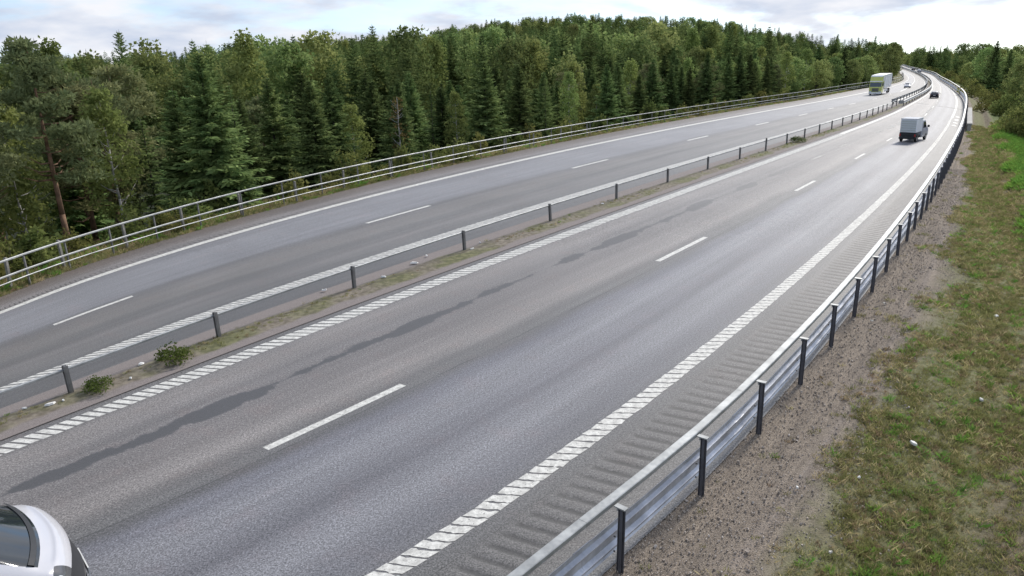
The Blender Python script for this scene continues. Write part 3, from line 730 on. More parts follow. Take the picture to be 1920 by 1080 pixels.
# left: three pale rails on posts, at the edge of the embankment
gr_l = tag(empty('guardrail', pt(14, -15.6)), 'pale three-bar railing along the far edge of the left carriageway in front of the forest', 'railing')
left_dip = lambda q: -.16 * (1 - sstep(q, 14, 28))
s = 4.0
while s < 600:
    L_ = 6.0 if s < 60 else (20.0 if s < 160 else 60.0)
    ss = np.linspace(s, s + L_ - .003, 5)
    keep(sweep('top_rail', ss, -15.58, box_prof(.08, 1.31, 1.385), M_GALV_PALE, None, True, zf=left_dip), gr_l)
    keep(sweep('middle_rail', ss, -15.53, box_prof(.07, .665, .735), M_GALV_PALE, None, True, zf=lambda q: .5 * left_dip(q)), gr_l)
    keep(sweep('lower_rail', ss, -15.53, box_prof(.06, .345, .39), M_GALV_PALE, None, True), gr_l)
    s += L_
plm = MB().box((0, 0, .44), (.07, .05, 1.66)).mesh('post'); plm.materials.append(M_POST_MID)
for k in range(0, 74):
    sp = 8.5 + 2.0 * k if k < 44 else 96.5 + 6 * (k - 44)
    p = link('post', plm, None, None, pt(sp, -15.62, 0), (0, 0, heading(sp, -15.6))); p.scale.z = 1 + float(left_dip(sp)) / 1.27
    keep(p, gr_l)

# middle: single box beam on grey posts, then a pair of corrugated beams
gr_m = tag(empty('guardrail', pt(12, -4.83)), 'single-beam median barrier on widely spaced grey posts between the carriageways', 'guardrail')
s = 3.0
while s < 104:
    L_ = 4.0
    ss = np.linspace(s, min(s + L_, 104.3), 4)
    keep(sweep('beam_section', ss, -4.83, box_prof(.07, .775, .845, -.06), M_GALV_PALE, None, True, zf=lambda q: -.17 * (1 - sstep(q, 6, 26))), gr_m)
    s += L_
pmm = MB().box((0, 0, .35), (.11, .035, 1.1)).box((.045, 0, .35), (.014, .11, 1.1)).box((-.045, 0, .35), (.014, .11, 1.1)).mesh('post'); pmm.materials.append(M_POST_MID)
for k in range(25):
    sp = 7.85 + 4 * k
    p = link('post', pmm, None, None, pt(sp, -4.83, .0), (random.gauss(0, .015), random.gauss(0, .015), heading(sp, -4.83)))
    p.scale.z = (.90 - .12 * (1 - float(sstep(sp, 6, 26)))) / .90 * (1.15 if k == 10 else 1.0)
    keep(p, gr_m)
for side, t0, lab in ((-1, -5.75, 'left-hand beam of the double median barrier beyond the truck'), (1, -4.05, 'right-hand beam of the double median barrier beside the dark car')):
    g = tag(empty('guardrail', pt(106, t0)), lab, 'guardrail', 'double barrier further along the median')
    for s0, s1 in ((104.5, 112), (112, 124), (124, 148), (148, 180), (180, 240), (240, 320), (320, 480)):
        ss = np.linspace(s0, s1, 8)
        keep(sweep('beam_section', ss, t0, sheet([(0, .42), (.10, .46), (.10, .54), (.02, .60), (.02, .66), (.10, .72), (.10, .80), (0, .86)], .02), M_GALV_PALE, None, True, side), g)
    for k in range(36):
        sp = 105.5 + 3.2 * k if k < 20 else 166 + 9 * (k - 20)
        keep(link('post', pmm, None, None, pt(sp, t0 - .08 * side, -.05), (0, 0, heading(sp, t0))), g)
    # rounded end piece
    m = MB()
    a0 = pt(104.5, t0); h0 = heading(104.5, t0)
    for q in range(6):
        a, b = math.pi * q / 6, math.pi * (q + 1) / 6
        m.quad(*[(.3 * math.cos(w_) * side - .3 * side, -.34 * math.sin(w_), z) for w_, z in ((a, .42), (b, .42), (b, .86), (a, .86))])
    keep(m.build('end_piece', M_GALV_PALE, None, a0, (0, 0, h0)), g)

# weathered posts just behind the left railing
fpm = MB().box((0, 0, .45), (.10, .10, 1.5)).box((0, 0, 1.22), (.12, .12, .04), taper=.4).mesh('fence_post'); fpm.materials.append(M_WOODPOST)
for k in range(14):
    sp = 14.2 + 2.62 * k
    q = gpt(-1, sp, .75 + .1 * math.sin(k * 2.3))
    o = link('fence_post', fpm, None, None, q, (random.gauss(0, .04), random.gauss(0, .04), heading(sp, -15.6)))
    tag(o, 'short weathered post standing in the weeds behind the left railing', 'post', 'weathered posts behind the left railing')

# concrete wing wall where the right guard rail reaches the bridge
m = MB(); a, b = pt(88, 6.35), pt(104, 6.1)
w = tag(empty('retaining_wall', a), 'grey concrete wing wall beyond the end of the gravel verge by the right guard rail', 'wall')
d_ = b - a; hz = math.atan2(-d_.x, d_.y); Lw = math.hypot(d_.x, d_.y)
MB().box((0, Lw / 2, -.3), (.30, Lw, 1.6)).build('wall_panel', M_CONC, w, (0, 0, 0), (0, 0, hz))
MB().box((0, Lw / 2, .56), (.42, Lw + .1, .12)).build('coping', M_CONC, w, (0, 0, 0), (0, 0, hz))

# ------------------------------------------------------------------ trees
M_SPRUCE = foliage('spruce_needles', (0.082, 0.132, 0.047), (0.223, 0.288, 0.108), .3, .016, .36)
M_PINE = foliage('pine_needles', (0.140, 0.166, 0.074), (0.274, 0.294, 0.138), .3, .02, .3)
M_BIRCH = foliage('birch_leaves', (0.171, 0.215, 0.064), (0.281, 0.325, 0.110), .4, .024, .28, (0.363, 0.297, 0.099), .06)
M_LEAF = foliage('broad_leaves', (0.143, 0.200, 0.064), (0.293, 0.340, 0.129), .4, .03, .34, (0.390, 0.347, 0.129), .12)
M_SHRUB = foliage('shrub_leaves', (0.128, 0.151, 0.046), (0.255, 0.266, 0.092), .4, .03, .25)
M_GREENB = foliage('low_bush_leaves', (.06, .085, .022), (.12, .15, .04), .4, .02, .2)
M_BARK = plain('grey_bark', (.085, .072, .06), .9, var=.4, scale=5)
M_PBARK = plain('orange_pine_bark', (.17, .10, .06), .9, var=.4, scale=3)
M_WBARK = plain('birch_bark', (.42, .40, .37), .8, var=.45, scale=6)

def kites(P, D, L, W, N):
    """kite quads: base P, direction D, length L, width W, sideways N"""
    mid = P + D * (L * .45)[:, None]
    q = np.stack([P, mid + N * (W / 2)[:, None], P + D * L[:, None], mid - N * (W / 2)[:, None]], 1)
    return q
def unit(v): return v / np.maximum(np.linalg.norm(v, axis=-1, keepdims=True), 1e-9)
def quads_mesh(name, Q):
    Q = np.concatenate(Q) if isinstance(Q, list) else Q
    return mesh_of(name, Q.reshape(-1, 3), np.arange(len(Q) * 4).reshape(-1, 4))

def spruce_crown(rg, h, wf=.2, whorl=.34, nb=7, K=6, bare=.05, ragged=.25):
    Q = []
    z = h * bare
    while z < h * .985:
        f = z / h
        r = h * wf * (1 - f)**.82 * (.55 + .45 * min(1, (f + .12) * 5)) * rg.uniform(1 - ragged, 1 + ragged * .6) + .10
        n = max(4, int(nb * (1 - .35 * f)))
        az = rg.uniform(0, 2 * math.pi) + np.arange(n) * 2 * math.pi / n + rg.normal(0, .25, n)
        for a in az:
            L = r * rg.uniform(.65, 1.18)
            el = -.38 + .95 * f + rg.normal(0, .10)
            d = np.array([math.cos(a) * math.cos(el), math.sin(a) * math.cos(el), math.sin(el)])
            sd = np.array([-math.sin(a), math.cos(a), 0])
            x = np.linspace(.12, 1, K)
            base = np.array([0, 0, z]) + d * (x * L)[:, None]
            base[:, 2] += (-.20 * x**1.3 + .17 * x**3) * L * (1 - .5 * f)
            tl = L * .42 * (1 - .62 * x) + .16 + .02 * h * .1
            for sg in (-1, 1):
                dd = unit(d * .75 + sd * sg * rg.uniform(.55, .95, (K, 1)) + np.array([0, 0, -.22]) + rg.normal(0, .14, (K, 3)))
                nn = unit(np.cross(dd, np.array([0, 0, 1.0]) + rg.normal(0, .35, (K, 3))))
                Q.append(kites(base, dd, tl * rg.uniform(.8, 1.25, K), tl * .42, nn))
            # hanging curtain twigs
            dd = unit(np.array([0, 0, -1.0]) + d * .45 + rg.normal(0, .22, (K, 3)))
            Q.append(kites(base, dd, tl * .62, tl * .34, np.repeat(sd[None], K, 0)))
            Q.append(kites(base[-2:-1], unit(d[None] + [[0, 0, .15]]), np.array([L * .3 + .12]), np.array([L * .10 + .05]), sd[None]))
        z += whorl * (1.0 - .35 * f) * rg.uniform(.8, 1.2)
    top = np.array([[0, 0, h * .965]])
    for k in range(3):
        a = rg.uniform(0, 6.28); Q.append(kites(top, np.array([[0, 0, 1.0]]), np.array([h * .05]), np.array([.07]), np.array([[math.cos(a), math.sin(a), 0]])))
    return quads_mesh('crown', Q)

def clump_quads(rg, c, r, n, leaf, flat=1.0, droop=0.0, ar=.75):
    v = unit(rg.normal(size=(n, 3))); v *= (rg.uniform(.35, 1, (n, 1))**.6) * r
    v[:, 2] *= flat
    P = c + v
    D = unit(unit(v) * .6 + rg.normal(0, .7, (n, 3)) + np.array([0, 0, -droop]))
    N = unit(np.cross(D, rg.normal(size=(n, 3))))
    L = leaf * rg.uniform(.7, 1.4, n)
    return kites(P, D, L, L * ar, N)

def leafy_crown(rg, h, w, z0, shape='oval', clumps=70, n=45, leaf=.3, cr=.75, droop=.2, gap=.0):
    Q = []
    for k in range(clumps):
        f = rg.uniform(0, 1)
        if shape == 'oval': rad = w * math.sin(math.pi * min(1, .12 + .88 * f))**.7
        elif shape == 'birch': rad = w * (math.sin(math.pi * (.08 + .90 * f**.8))**.9)
        else: rad = w * math.sqrt(max(0, 1 - (2 * f - 1)**2)) * .9 + .2
        a = rg.uniform(0, 2 * math.pi); q = rad * math.sqrt(rg.uniform(.15, 1))
        c = np.array([q * math.cos(a), q * math.sin(a), z0 + (h - z0) * f])
        Q.append(clump_quads(rg, c, cr * rg.uniform(.6, 1.25), n, leaf, rg.uniform(.6, .95), droop))
    return quads_mesh('crown', Q)

def pine_crown(rg, h, w):
    Q = []
    for k in range(46):
        f = rg.uniform(0, 1)**.8
        z = h * (.34 + .64 * f); rad = w * (.35 + .9 * math.sin(math.pi * (.15 + .8 * f))) * (1 - .45 * f)
        a = rg.uniform(0, 6.28); L = rad * rg.uniform(.55, 1.1)
        tip = np.array([L * math.cos(a), L * math.sin(a), z + L * .22])
        for j in (.45, .7, .9, 1.0):
            c = np.array([0, 0, z]) * (1 - j) + tip * j
            Q.append(clump_quads(rg, c, .62 * rg.uniform(.6, 1.2) * (.55 + .5 * j), 46, .30, .5, -.45, .34))
    return quads_mesh('crown', Q)

def trunk_mesh(rg, h, r, limbs=0, z0=0.0, spread=1.0, lean=.0, up=.9):
    m = MB(); n = 7
    ax = [Vector((lean * h * (k / n)**1.5 + rg.normal(0, .02) * (k > 0), rg.normal(0, .02) * (k > 0), -1.2 + (h + 1.2) * k / n)) for k in range(n + 1)]
    for k in range(n): m.tube(ax[k], ax[k + 1], r * (1 - k / n)**.8 + .012, r * (1 - (k + 1) / n)**.8 + .012, 7)
    for k in range(limbs):
        f = rg.uniform(z0, .92); a = rg.uniform(0, 6.28); L = spread * rg.uniform(.5, 1) * (1.05 - f * .5)
        b = Vector((lean * h * f**1.5, 0, h * f)); e = b + Vector((L * math.cos(a), L * math.sin(a), L * up * rg.uniform(.3, 1)))
        md = (b + e) / 2 + Vector((0, 0, -.12 * L))
        rr = r * (1 - f) * .5 + .012
        m.tube(b, md, rr, rr * .7, 5); m.tube(md, e, rr * .7, .008, 5)
    return m.mesh('trunk', True)

rg = np.random.default_rng(11)
KINDS = {}
def kind(name, crown, trunk, cm, tm, h):
    crown.materials.append(cm); trunk.materials.append(tm)
    KINDS.setdefault(name, []).append((crown, trunk, h))
for k in range(5):
    h = 14.0
    kind('spruce', spruce_crown(rg, h, rg.uniform(.22, .28), .34, 8, 7), trunk_mesh(rg, h, .17), M_SPRUCE, M_BARK, h)
for k in range(2):
    h = 13.0
    kind('spruce_thin', spruce_crown(rg, h, .12, .42, 5, 5, .12, .5), trunk_mesh(rg, h, .13, 14, .1, 1.2, up=.1), M_SPRUCE, M_BARK, h)
for k in range(3):
    h = 14.0
    kind('pine', pine_crown(rg, h, 2.6), trunk_mesh(rg, h, .19, 26, .32, 2.4, rg.uniform(-.03, .03), .35), M_PINE, M_PBARK, h)
for k in range(3):
    h = 13.0
    kind('birch', leafy_crown(rg, h, 1.9, h * .22, 'birch', 95, 42, .24, .62, .45), trunk_mesh(rg, h * .95, .12, 22, .25, 2.0), M_BIRCH, M_WBARK, h)
for k in range(3):
    h = 12.0
    kind('leafy', leafy_crown(rg, h, 3.2, h * .18, 'round', 95, 44, .34, .95, .1), trunk_mesh(rg, h * .9, .2, 18, .22, 3.2), M_LEAF, M_BARK, h)

rt = np.random.default_rng(23)
PLANTED = []
def plant(kind_, p, hgt, name, label, cat, group=None, rz=None, wide=1.0, var=None):
    crown, trunk, h = KINDS[kind_][var if var is not None else rt.integers(len(KINDS[kind_]))]
    o = empty(name, p, rt.uniform(0, 6.28) if rz is None else rz)
    k = hgt / h
    o.scale = (k * wide, k * wide, k)
    link('crown', crown, None, o); link('trunk', trunk, None, o)
    PLANTED.append((p[0], p[1]))
    return tag(o, label, cat, group)

# trees singled out in the photograph: (kind, station, metres beyond the tarmac, height, name, label)
SPECIAL = [
 ('pine', 18.5, 9.0, 12.0, 'pine_tree', 'tall grey-green pine with a pale orange trunk at the left end of the forest', 'pine', 1.15),
 ('pine', 24.0, 12.0, 12.6, 'pine_tree', 'broad round-topped pine rising against the sky beside two dark spruce tips', 'pine', 1.3),
 ('birch', 23.5, 8.0, 9.4, 'birch_tree', 'yellow-green birch low among the pines near the left end of the railing', 'birch', 1.1),
 ('birch', 21.0, 10.5, 11.0, 'birch_tree', 'pale olive birch between the two big pines at the left', 'birch', 1.0),
 ('birch', 66.0, 12.0, 12.5, 'birch_tree', 'orange-brown birch standing among dark spruces in the middle of the forest', 'birch', 1.0),
 ('birch', 58.0, 13.0, 12.6, 'birch_tree', 'tall olive-yellow birch left of the orange-brown one', 'birch', 1.1),
 ('birch', 80.0, 13.0, 12.8, 'birch_tree', 'bright yellow birch with a drooping crown right of the middle of the forest', 'birch', .9),
 ('birch', 88.0, 10.0, 11.0, 'birch_tree', 'slim lemon-yellow birch between two spruces', 'birch', .75),
 ('birch', 92.0, 11.0, 10.8, 'birch_tree', 'yellow-green birch just right of the slim lemon-yellow one', 'birch', .9),
]
for kd, s_, d_, h_, nm, lb, ct, wd in SPECIAL: plant(kd, gpt(-1, s_, d_), h_, nm, lb, ct, None, None, wd)
snag = tag(empty('dead_tree', gpt(-1, 36.0, 5.0)), 'bare pale dead tree with a few brown leaves behind the left railing', 'dead tree')
link('trunk', trunk_mesh(rt, 6.0, .07, 26, .15, 1.0), M_WBARK, snag)
link('twigs', leafy_crown(rt, 5.8, .6, 1.5, 'oval', 22, 12, .16, .35), foliage('brown_leaves', (.12, .08, .035), (.2, .14, .06)), snag)

def free(p, r):
    for a, b in PLANTED:
        if (a - p[0])**2 + (b - p[1])**2 < r * r: return False
    return True
LOOK = {'spruce': ('spruce_tree', 'dark green spruce', 'spruce'), 'spruce_thin': ('spruce_tree', 'thin ragged spruce', 'spruce'), 'pine': ('pine_tree', 'grey-green pine', 'pine'),
        'birch': ('birch_tree', 'olive birch', 'birch'), 'leafy': ('leafy_tree', 'rounded leafy tree', 'tree')}
ZONE = ((27, 'at the left end of the forest'), (36, 'left of the pale dead tree'), (47, 'just right of the pale dead tree'), (58, 'left of the tall olive-yellow birch'), (66, 'by the orange-brown birch'), (80, 'right of the orange-brown birch'),
        (92, 'by the slim lemon-yellow birch'), (112, 'just left of the lorry\'s rear'), (150, 'beyond the lorry'), (900, 'where the far bend begins'))
ROWN = ('front row', 'second row', 'third row', 'deep in the wood', 'deep in the wood', 'deep in the wood', 'deep in the wood')
def left_label(kd, s_, row):
    nm, look, ct = LOOK[kd]
    z = [b for a, b in ZONE if s_ < a][0].replace("lorry's rear", 'lorry').replace("'", '')
    lb = '%s %s, %s' % (look, z, ROWN[row])
    return nm, lb, ct, lb
RZONE = ((70, 'below the grass crest'), (96, 'short of the wing wall'), (120, 'beside the wing wall'), (150, 'level with the dark car'), (900, 'along the far bend'))
def right_label(kd, s_, d0):
    nm, look, ct = LOOK[kd]
    z = [b for a, b in RZONE if s_ < a][0]
    lb = '%s right of the road %s, %s' % (look, z, 'nearest row' if d0 < 20 else 'middle rows' if d0 < 40 else 'back rows')
    return nm, lb, ct, lb
def choose(s):
    r = rt.uniform()
    if s < 28: return 'pine' if r < .38 else 'spruce' if r < .82 else 'spruce_thin' if r < .94 else 'birch'
    if s < 100: return 'spruce' if r < .82 else 'spruce_thin' if r < .90 else 'birch' if r < .95 else 'pine'
    return 'leafy' if r < .80 else 'spruce' if r < .9 else 'birch'
n_tree = 0
for row, (d0, sp, hh) in enumerate(((6.2, 3.9, .80), (9.6, 3.7, .92), (13.4, 3.9, 1.02), (18, 4.6, 1.10), (23.5, 5.4, 1.15), (30, 6.4, 1.18))):
    s_ = 3.0 + row * .7
    while s_ < 190:
        far_k = 1.0 if s_ < 100 else 1.5
        q = gpt(-1, s_ + rt.normal(0, .35), d0 + rt.normal(0, .8))
        if free(q, 2.2):
            kd = choose(s_)
            hg = {'spruce': 13.2, 'spruce_thin': 12.4, 'pine': 13.6, 'birch': 12.2, 'leafy': 10.0}[kd] * hh * rt.uniform(.80, 1.14)
            if s_ < 30: hg *= .87
            if 30 < s_ < 100: hg *= .80 if s_ < 64 else .88
            nm, lb, ct, gp = left_label(kd, s_, row)
            plant(kd, q, hg, nm, lb, ct, gp, wide=rt.uniform(.95, 1.3)); n_tree += 1
        s_ += sp * far_k / U * rt.uniform(.8, 1.25)
# right-hand slope beyond the bridge
n_right = 0
for s_ in np.arange(46, 200, 3.4):
    for d0 in (9, 13, 18, 25, 33, 42, 52, 64):
        if d0 < (12 if s_ < 60 else 8): continue
        if rt.uniform() > (.55 if s_ < 220 else .40): continue
        q = gpt(1, s_ + rt.normal(0, 1.2), d0 + rt.normal(0, 1.8))
        if not free(q, 3.2): continue
        r = rt.uniform(); kd = 'leafy' if r < .70 else 'birch' if r < .80 else 'spruce'
        if 135 < s_ < 190: kd = 'spruce' if r < .55 else 'leafy'
        nm, lb, ct, gp = right_label(kd, s_, d0)
        plant(kd, q, {'leafy': 10.0, 'spruce': 12.0, 'birch': 10.5}[kd] * rt.uniform(.75, 1.12) * (.95 if d0 < 16 else .88) * (.80 if s_ < 104 else 1.0), nm, lb, ct, gp); n_right += 1
for s_ in np.arange(192, 330, 5.0):
    for d0 in (5, 10, 16, 24):
        if rt.uniform() > .7: continue
        q = gpt(-1, s_ + rt.normal(0, 1.2), d0 + rt.normal(0, 1.5))
        if free(q, 3.0): nm, lb, ct, gp = left_label('leafy', s_, 0 if d0 < 8 else 3); plant('leafy', q, rt.uniform(9, 13), nm, lb, ct, gp)
print('trees', n_tree, n_right)

# shrubs along the left railing and the far right verge
def shrub_mesh(rg, h, w, n=26, leaf=.14, spiky=False):
    Q = []
    for k in range(n):
        a, q = rg.uniform(0, 6.28), w * math.sqrt(rg.uniform(0, 1)); top = h * (1 - .5 * (q / w)**2) * rg.uniform(.55, 1.0)
        if spiky:
            for j in np.linspace(.2, 1, 6):
                Q.append(clump_quads(rg, np.array([q * .5 * math.cos(a) * (.4 + j), q * .5 * math.sin(a) * (.4 + j), top * j]), .16, 9, leaf, 1.3, -.6))
        else:
            Q.append(clump_quads(rg, np.array([q * math.cos(a), q * math.sin(a), top * rg.uniform(.35, 1)]), .30 * w + .08, 30, leaf, .8))
    return quads_mesh('leaves', Q)
def stems_mesh(rg, h, w):
    m = MB()
    for k in range(9):
        a = rg.uniform(0, 6.28); q = w * rg.uniform(.2, .7)
        m.tube((0, 0, -.3), (q * math.cos(a), q * math.sin(a), h * rg.uniform(.5, .85)), .018, .006, 5)
    return m.mesh('stems')
SHR = []
for k in range(4):
    sp = k % 2 == 1
    a, b = shrub_mesh(rg, 1.6, .9, 26, .15, sp), stems_mesh(rg, 1.6, .9); a.materials.append(M_SHRUB); b.materials.append(M_BARK); SHR.append((a, b))
def shrub(p, sc, label, group=None, v=0, mat=None):
    o = tag(empty('shrub', p, rt.uniform(0, 6.28)), label, 'shrub', group); o.scale = sc if isinstance(sc, tuple) else (sc,) * 3
    link('leaves', SHR[v][0], None, o); link('stems', SHR[v][1], None, o)
    return o
for s_, d_, sc, v, lb in ((22.2, 1.4, (.8, .8, .75), 0, 'low yellow-green bush showing through the left railing'), (16.6, 1.6, (.5, .5, .9), 1, 'narrow pale sapling behind the near end of the left railing'),
        (34.5, 2.6, (1.0, 1.0, 1.6), 1, 'tall pale spiky shrub behind the left railing beside the dead tree'), (48.0, 2.4, (1.2, 1.2, 1.5), 0, 'pale yellow-green shrub leaning over the middle of the left railing'),
        (58.5, 2.6, (1.5, 1.5, 2.1), 1, 'large silvery spiky shrub above the left railing')):
    shrub(gpt(-1, s_, d_), sc, lb, None, v)
def shrub_label(s_, d_):
    z = [b for a, b in ZONE if s_ < a][0].replace("lorry's rear", 'lorry').replace("'", '')
    lb = 'pale weedy shrub against the railing %s' % z if d_ < 2.8 else 'pale weedy shrub under the trees %s' % z
    return lb, lb
for k in range(64):
    s_ = 13 + k * 1.55 + rt.uniform(-.4, .4); d_ = rt.uniform(1.4, 4.4)
    z_ = rt.uniform(.7, 1.6)
    shrub(gpt(-1, s_, d_), (z_, z_, z_ * rt.uniform(.6, 1.2)), *shrub_label(s_, d_), int(rt.integers(4)))
for k in range(46):
    s_ = rt.uniform(84, 150) if k < 20 else rt.uniform(150, 420); d_ = rt.uniform(2.6, 6.5) if s_ < 104 else rt.uniform(1.4, 5)
    z_ = rt.uniform(.9, 1.9)
    shrub(gpt(1, s_, d_), z_, 'yellow-green shrub on the edge of the slope beyond the gravel verge', 'shrubs beyond the right verge', int(rt.integers(0, 4, )) // 2 * 2)

# two round bushes and a grass tussock growing in the median
for (x, y), sc, lb in (((-9.52, 18.87), .42, 'round green bush growing in the median, the larger of two'), ((-10.69, 17.12), .33, 'small round green bush in the median near the first barrier post'), ((24.6, 62.19), .40, 'low grassy tussock in the median by a distant barrier post')):
    a, b = shrub_mesh(rg, 1.35, 1.0, 34, .13), stems_mesh(rg, 1.2, .8); a.materials.append(M_GREENB); b.materials.append(M_BARK)
    o = tag(empty('bush', (x, y, float(zroad(y)) + .06)), lb, 'bush'); o.scale = (sc * (1.5 if y > 40 else 1), sc * (1.5 if y > 40 else 1), sc)
    link('leaves', a, None, o); link('stems', b, None, o)

# ------------------------------------------------------------------ scattered masses (instanced): far woods, grass, weeds, stones
LIB = bpy.data.collections.new('library')
def lib_collection(name, meshes):
    c = bpy.data.collections.new(name)
    for i, me in enumerate(meshes):
        o = bpy.data.objects.new('%s_source_%02d' % (name, i), me); c.objects.link(o)
    return c
def scatter(name, P, rot, scl, pick, coll, label, cat):
    me = bpy.data.meshes.new(name); me.vertices.add(len(P)); me.vertices.foreach_set('co', np.asarray(P, np.float32).ravel())
    for nm, ty, dat in (('rot', 'FLOAT_VECTOR', rot), ('scl', 'FLOAT_VECTOR', scl)):
        me.attributes.new(nm, ty, 'POINT').data.foreach_set('vector', np.asarray(dat, np.float32).ravel())
    me.attributes.new('pick', 'INT', 'POINT').data.foreach_set('value', np.asarray(pick, np.int32))
    o = link(name, me)
    ng = bpy.data.node_groups.new(name + '_nodes', 'GeometryNodeTree')
    ng.interface.new_socket('Geometry', in_out='INPUT', socket_type='NodeSocketGeometry'); ng.interface.new_socket('Geometry', in_out='OUTPUT', socket_type='NodeSocketGeometry')
    N = ng.nodes; gi, go = N.new('NodeGroupInput'), N.new('NodeGroupOutput')
    ip = N.new('GeometryNodeInstanceOnPoints'); ci = N.new('GeometryNodeCollectionInfo')
    ci.inputs['Collection'].default_value = coll; ci.inputs['Separate Children'].default_value = True; ci.inputs['Reset Children'].default_value = True
    ip.inputs['Pick Instance'].default_value = True
    def attr(nm, ty):
        a = N.new('GeometryNodeInputNamedAttribute'); a.data_type = ty; a.inputs['Name'].default_value = nm; return a.outputs['Attribute']
    ng.links.new(gi.outputs[0], ip.inputs['Points']); ng.links.new(ci.outputs[0], ip.inputs['Instance'])
    ng.links.new(attr('pick', 'INT'), ip.inputs['Instance Index']); ng.links.new(attr('rot', 'FLOAT_VECTOR'), ip.inputs['Rotation']); ng.links.new(attr('scl', 'FLOAT_VECTOR'), ip.inputs['Scale'])
    ng.links.new(ip.outputs[0], go.inputs[0])
    md = o.modifiers.new('scatter', 'NODES'); md.node_group = ng
    return tag(o, label, cat, kind='stuff')

def low_tree(kd):
    if kd == 'spruce': return spruce_crown(rg, 13.0, .22, .52, 7, 5)
    if kd == 'birch': return leafy_crown(rg, 12, 2.0, 2.0, 'birch', 70, 40, .30, .8, .3)
    return leafy_crown(rg, 12, 3.3, 1.5, 'round', 70, 46, .38, 1.15, .1)
fm = []
for kd, mt in (('spruce', M_SPRUCE), ('spruce', M_SPRUCE), ('leafy', M_LEAF), ('leafy', M_LEAF), ('leafy', M_LEAF), ('birch', M_BIRCH)):
    me = low_tree(kd); me.name = 'wood_' + kd; me.materials.append(mt); fm.append(me)
far_c = lib_collection('far_trees', fm)
rs = np.random.default_rng(5)
HOUSE = None
def wood(name, xs, ys, keep_f, label, dens, size=1.0):
    n = int((xs[1] - xs[0]) * (ys[1] - ys[0]) * dens)
    x, y = rs.uniform(*xs, n), rs.uniform(*ys, n)
    k = keep_f(x, y); x, y = x[k], y[k]
    z = hill(x, y) - .4
    pick = rs.choice(6, len(x), p=(.37, .36, .09, .08, .04, .06))
    sc = rs.uniform(.8, 1.3, len(x)) * size; sc = np.stack([sc * rs.uniform(.85, 1.2, len(x)), sc * rs.uniform(.85, 1.2, len(x)), sc], 1)
    rot = np.stack([np.zeros(len(x)), np.zeros(len(x)), rs.uniform(0, 6.28, len(x))], 1)
    print(name, len(x))
    return scatter(name, np.stack([x, y, z], 1), rot, sc, pick, far_c, label, 'forest')
ax_s = np.arange(-20, 1300, 6.0); ax_p = plan(ax_s, -4.8)
ax_t = np.gradient(ax_p, axis=0); ax_t /= np.linalg.norm(ax_t, axis=1)[:, None]
def signed(x, y):
    """metres right of the motorway's middle"""
    out = np.zeros(len(x))
    for a in range(0, len(x), 4000):
        dx = x[a:a + 4000, None] - ax_p[None, :, 0]; dy = y[a:a + 4000, None] - ax_p[None, :, 1]
        j = np.argmin(dx * dx + dy * dy, 1); r = np.arange(len(j))
        out[a:a + 4000] = dx[r, j] * ax_t[j, 1] - dy[r, j] * ax_t[j, 0]
    return out
def in_cone(x, y): return (np.hypot(x, y) > 150) & (np.abs(np.arctan2(x, y)) < .80) & (y > 15)
wood('far_forest', (-420, 420), (30, 900), lambda x, y: in_cone(x, y) & (((signed(x, y) < -46)) | ((signed(x, y) < -14) & (y > 420))), 'mixed forest covering the hillside behind the nearer trees on the left', .013, 1.45)
wood('far_forest', (60, 900), (60, 1300), lambda x, y: in_cone(x, y) & ((signed(x, y) > 72) | ((signed(x, y) > 9) & (y > 260)) | ((y > 835) & (signed(x, y) > -500))), 'leafy forest filling the low ground right of the far bend', .011, 1.15)

# grass on the right bank: tufts of blades
def tuft(rg, n, h, w, spread):
    Q = []
    for k in range(n):
        a, r = rg.uniform(0, 6.28), spread * math.sqrt(rg.uniform(0, 1)); b = np.array([r * math.cos(a), r * math.sin(a), -.02])
        l = rg.uniform(0, 6.28); ln = rg.uniform(.15, .9)
        d = unit(np.array([math.cos(l) * ln, math.sin(l) * ln, 1.0])); s_ = np.array([-math.sin(l), math.cos(l), 0]) * w
        H_ = h * rg.uniform(.5, 1.2); tip = b + d * H_ + np.array([math.cos(l), math.sin(l), -.4]) * H_ * .3 * ln
        Q.append(np.array([[b - s_, b + s_, b + d * H_ * .55 + s_ * .7, tip]]))
    return quads_mesh('tuft', Q)
def grass_mat(nm, a, b): return foliage(nm, a, b, .4, .02, .3)
gm = [grass_mat('olive_grass', (0.203, 0.211, 0.078), (0.358, 0.344, 0.150)), grass_mat('dry_grass', (0.358, 0.296, 0.150), (0.552, 0.469, 0.270)), grass_mat('lush_grass', (0.146, 0.281, 0.053), (0.260, 0.406, 0.090)), grass_mat('brown_weeds', (0.227, 0.169, 0.102), (0.374, 0.281, 0.173))]
tm = []
for k, (mt, n, h, w, sp) in enumerate(((gm[0], 22, .13, .006, .11), (gm[0], 18, .09, .007, .10), (gm[1], 14, .15, .004, .09), (gm[2], 26, .16, .006, .11), (gm[3], 16, .10, .009, .10), (gm[1], 7, .20, .0028, .12))):
    me = tuft(rg, n, h, w, sp); me.materials.append(mt); tm.append(me)
grass_c = lib_collection('tufts', tm)
def patchy(x, y, f, seed):
    r_ = np.random.default_rng(seed); v = 0
    for k in range(6):
        a = r_.uniform(0, 6.28); ff = f * r_.uniform(.6, 2.2); v = v + np.sin((x * math.cos(a) + y * math.sin(a)) * ff + r_.uniform(0, 6.28))
    return v / 2.45
n = 185000
s_ = 6 + 90 * rs.uniform(0, 1, n)**2.3; d_ = rs.uniform(.25, 13.0, n)
G = ground(1, s_, d_); x, y = G[:, 0], G[:, 1]
pa, pb = patchy(x, y, 1.6, 1), patchy(x, y, .5, 2)
e_ = d_ / verge_k(s_)
cover = sstep(e_ + pa * .42 + pb * .36, 1.5, 2.6) * .95 + .012
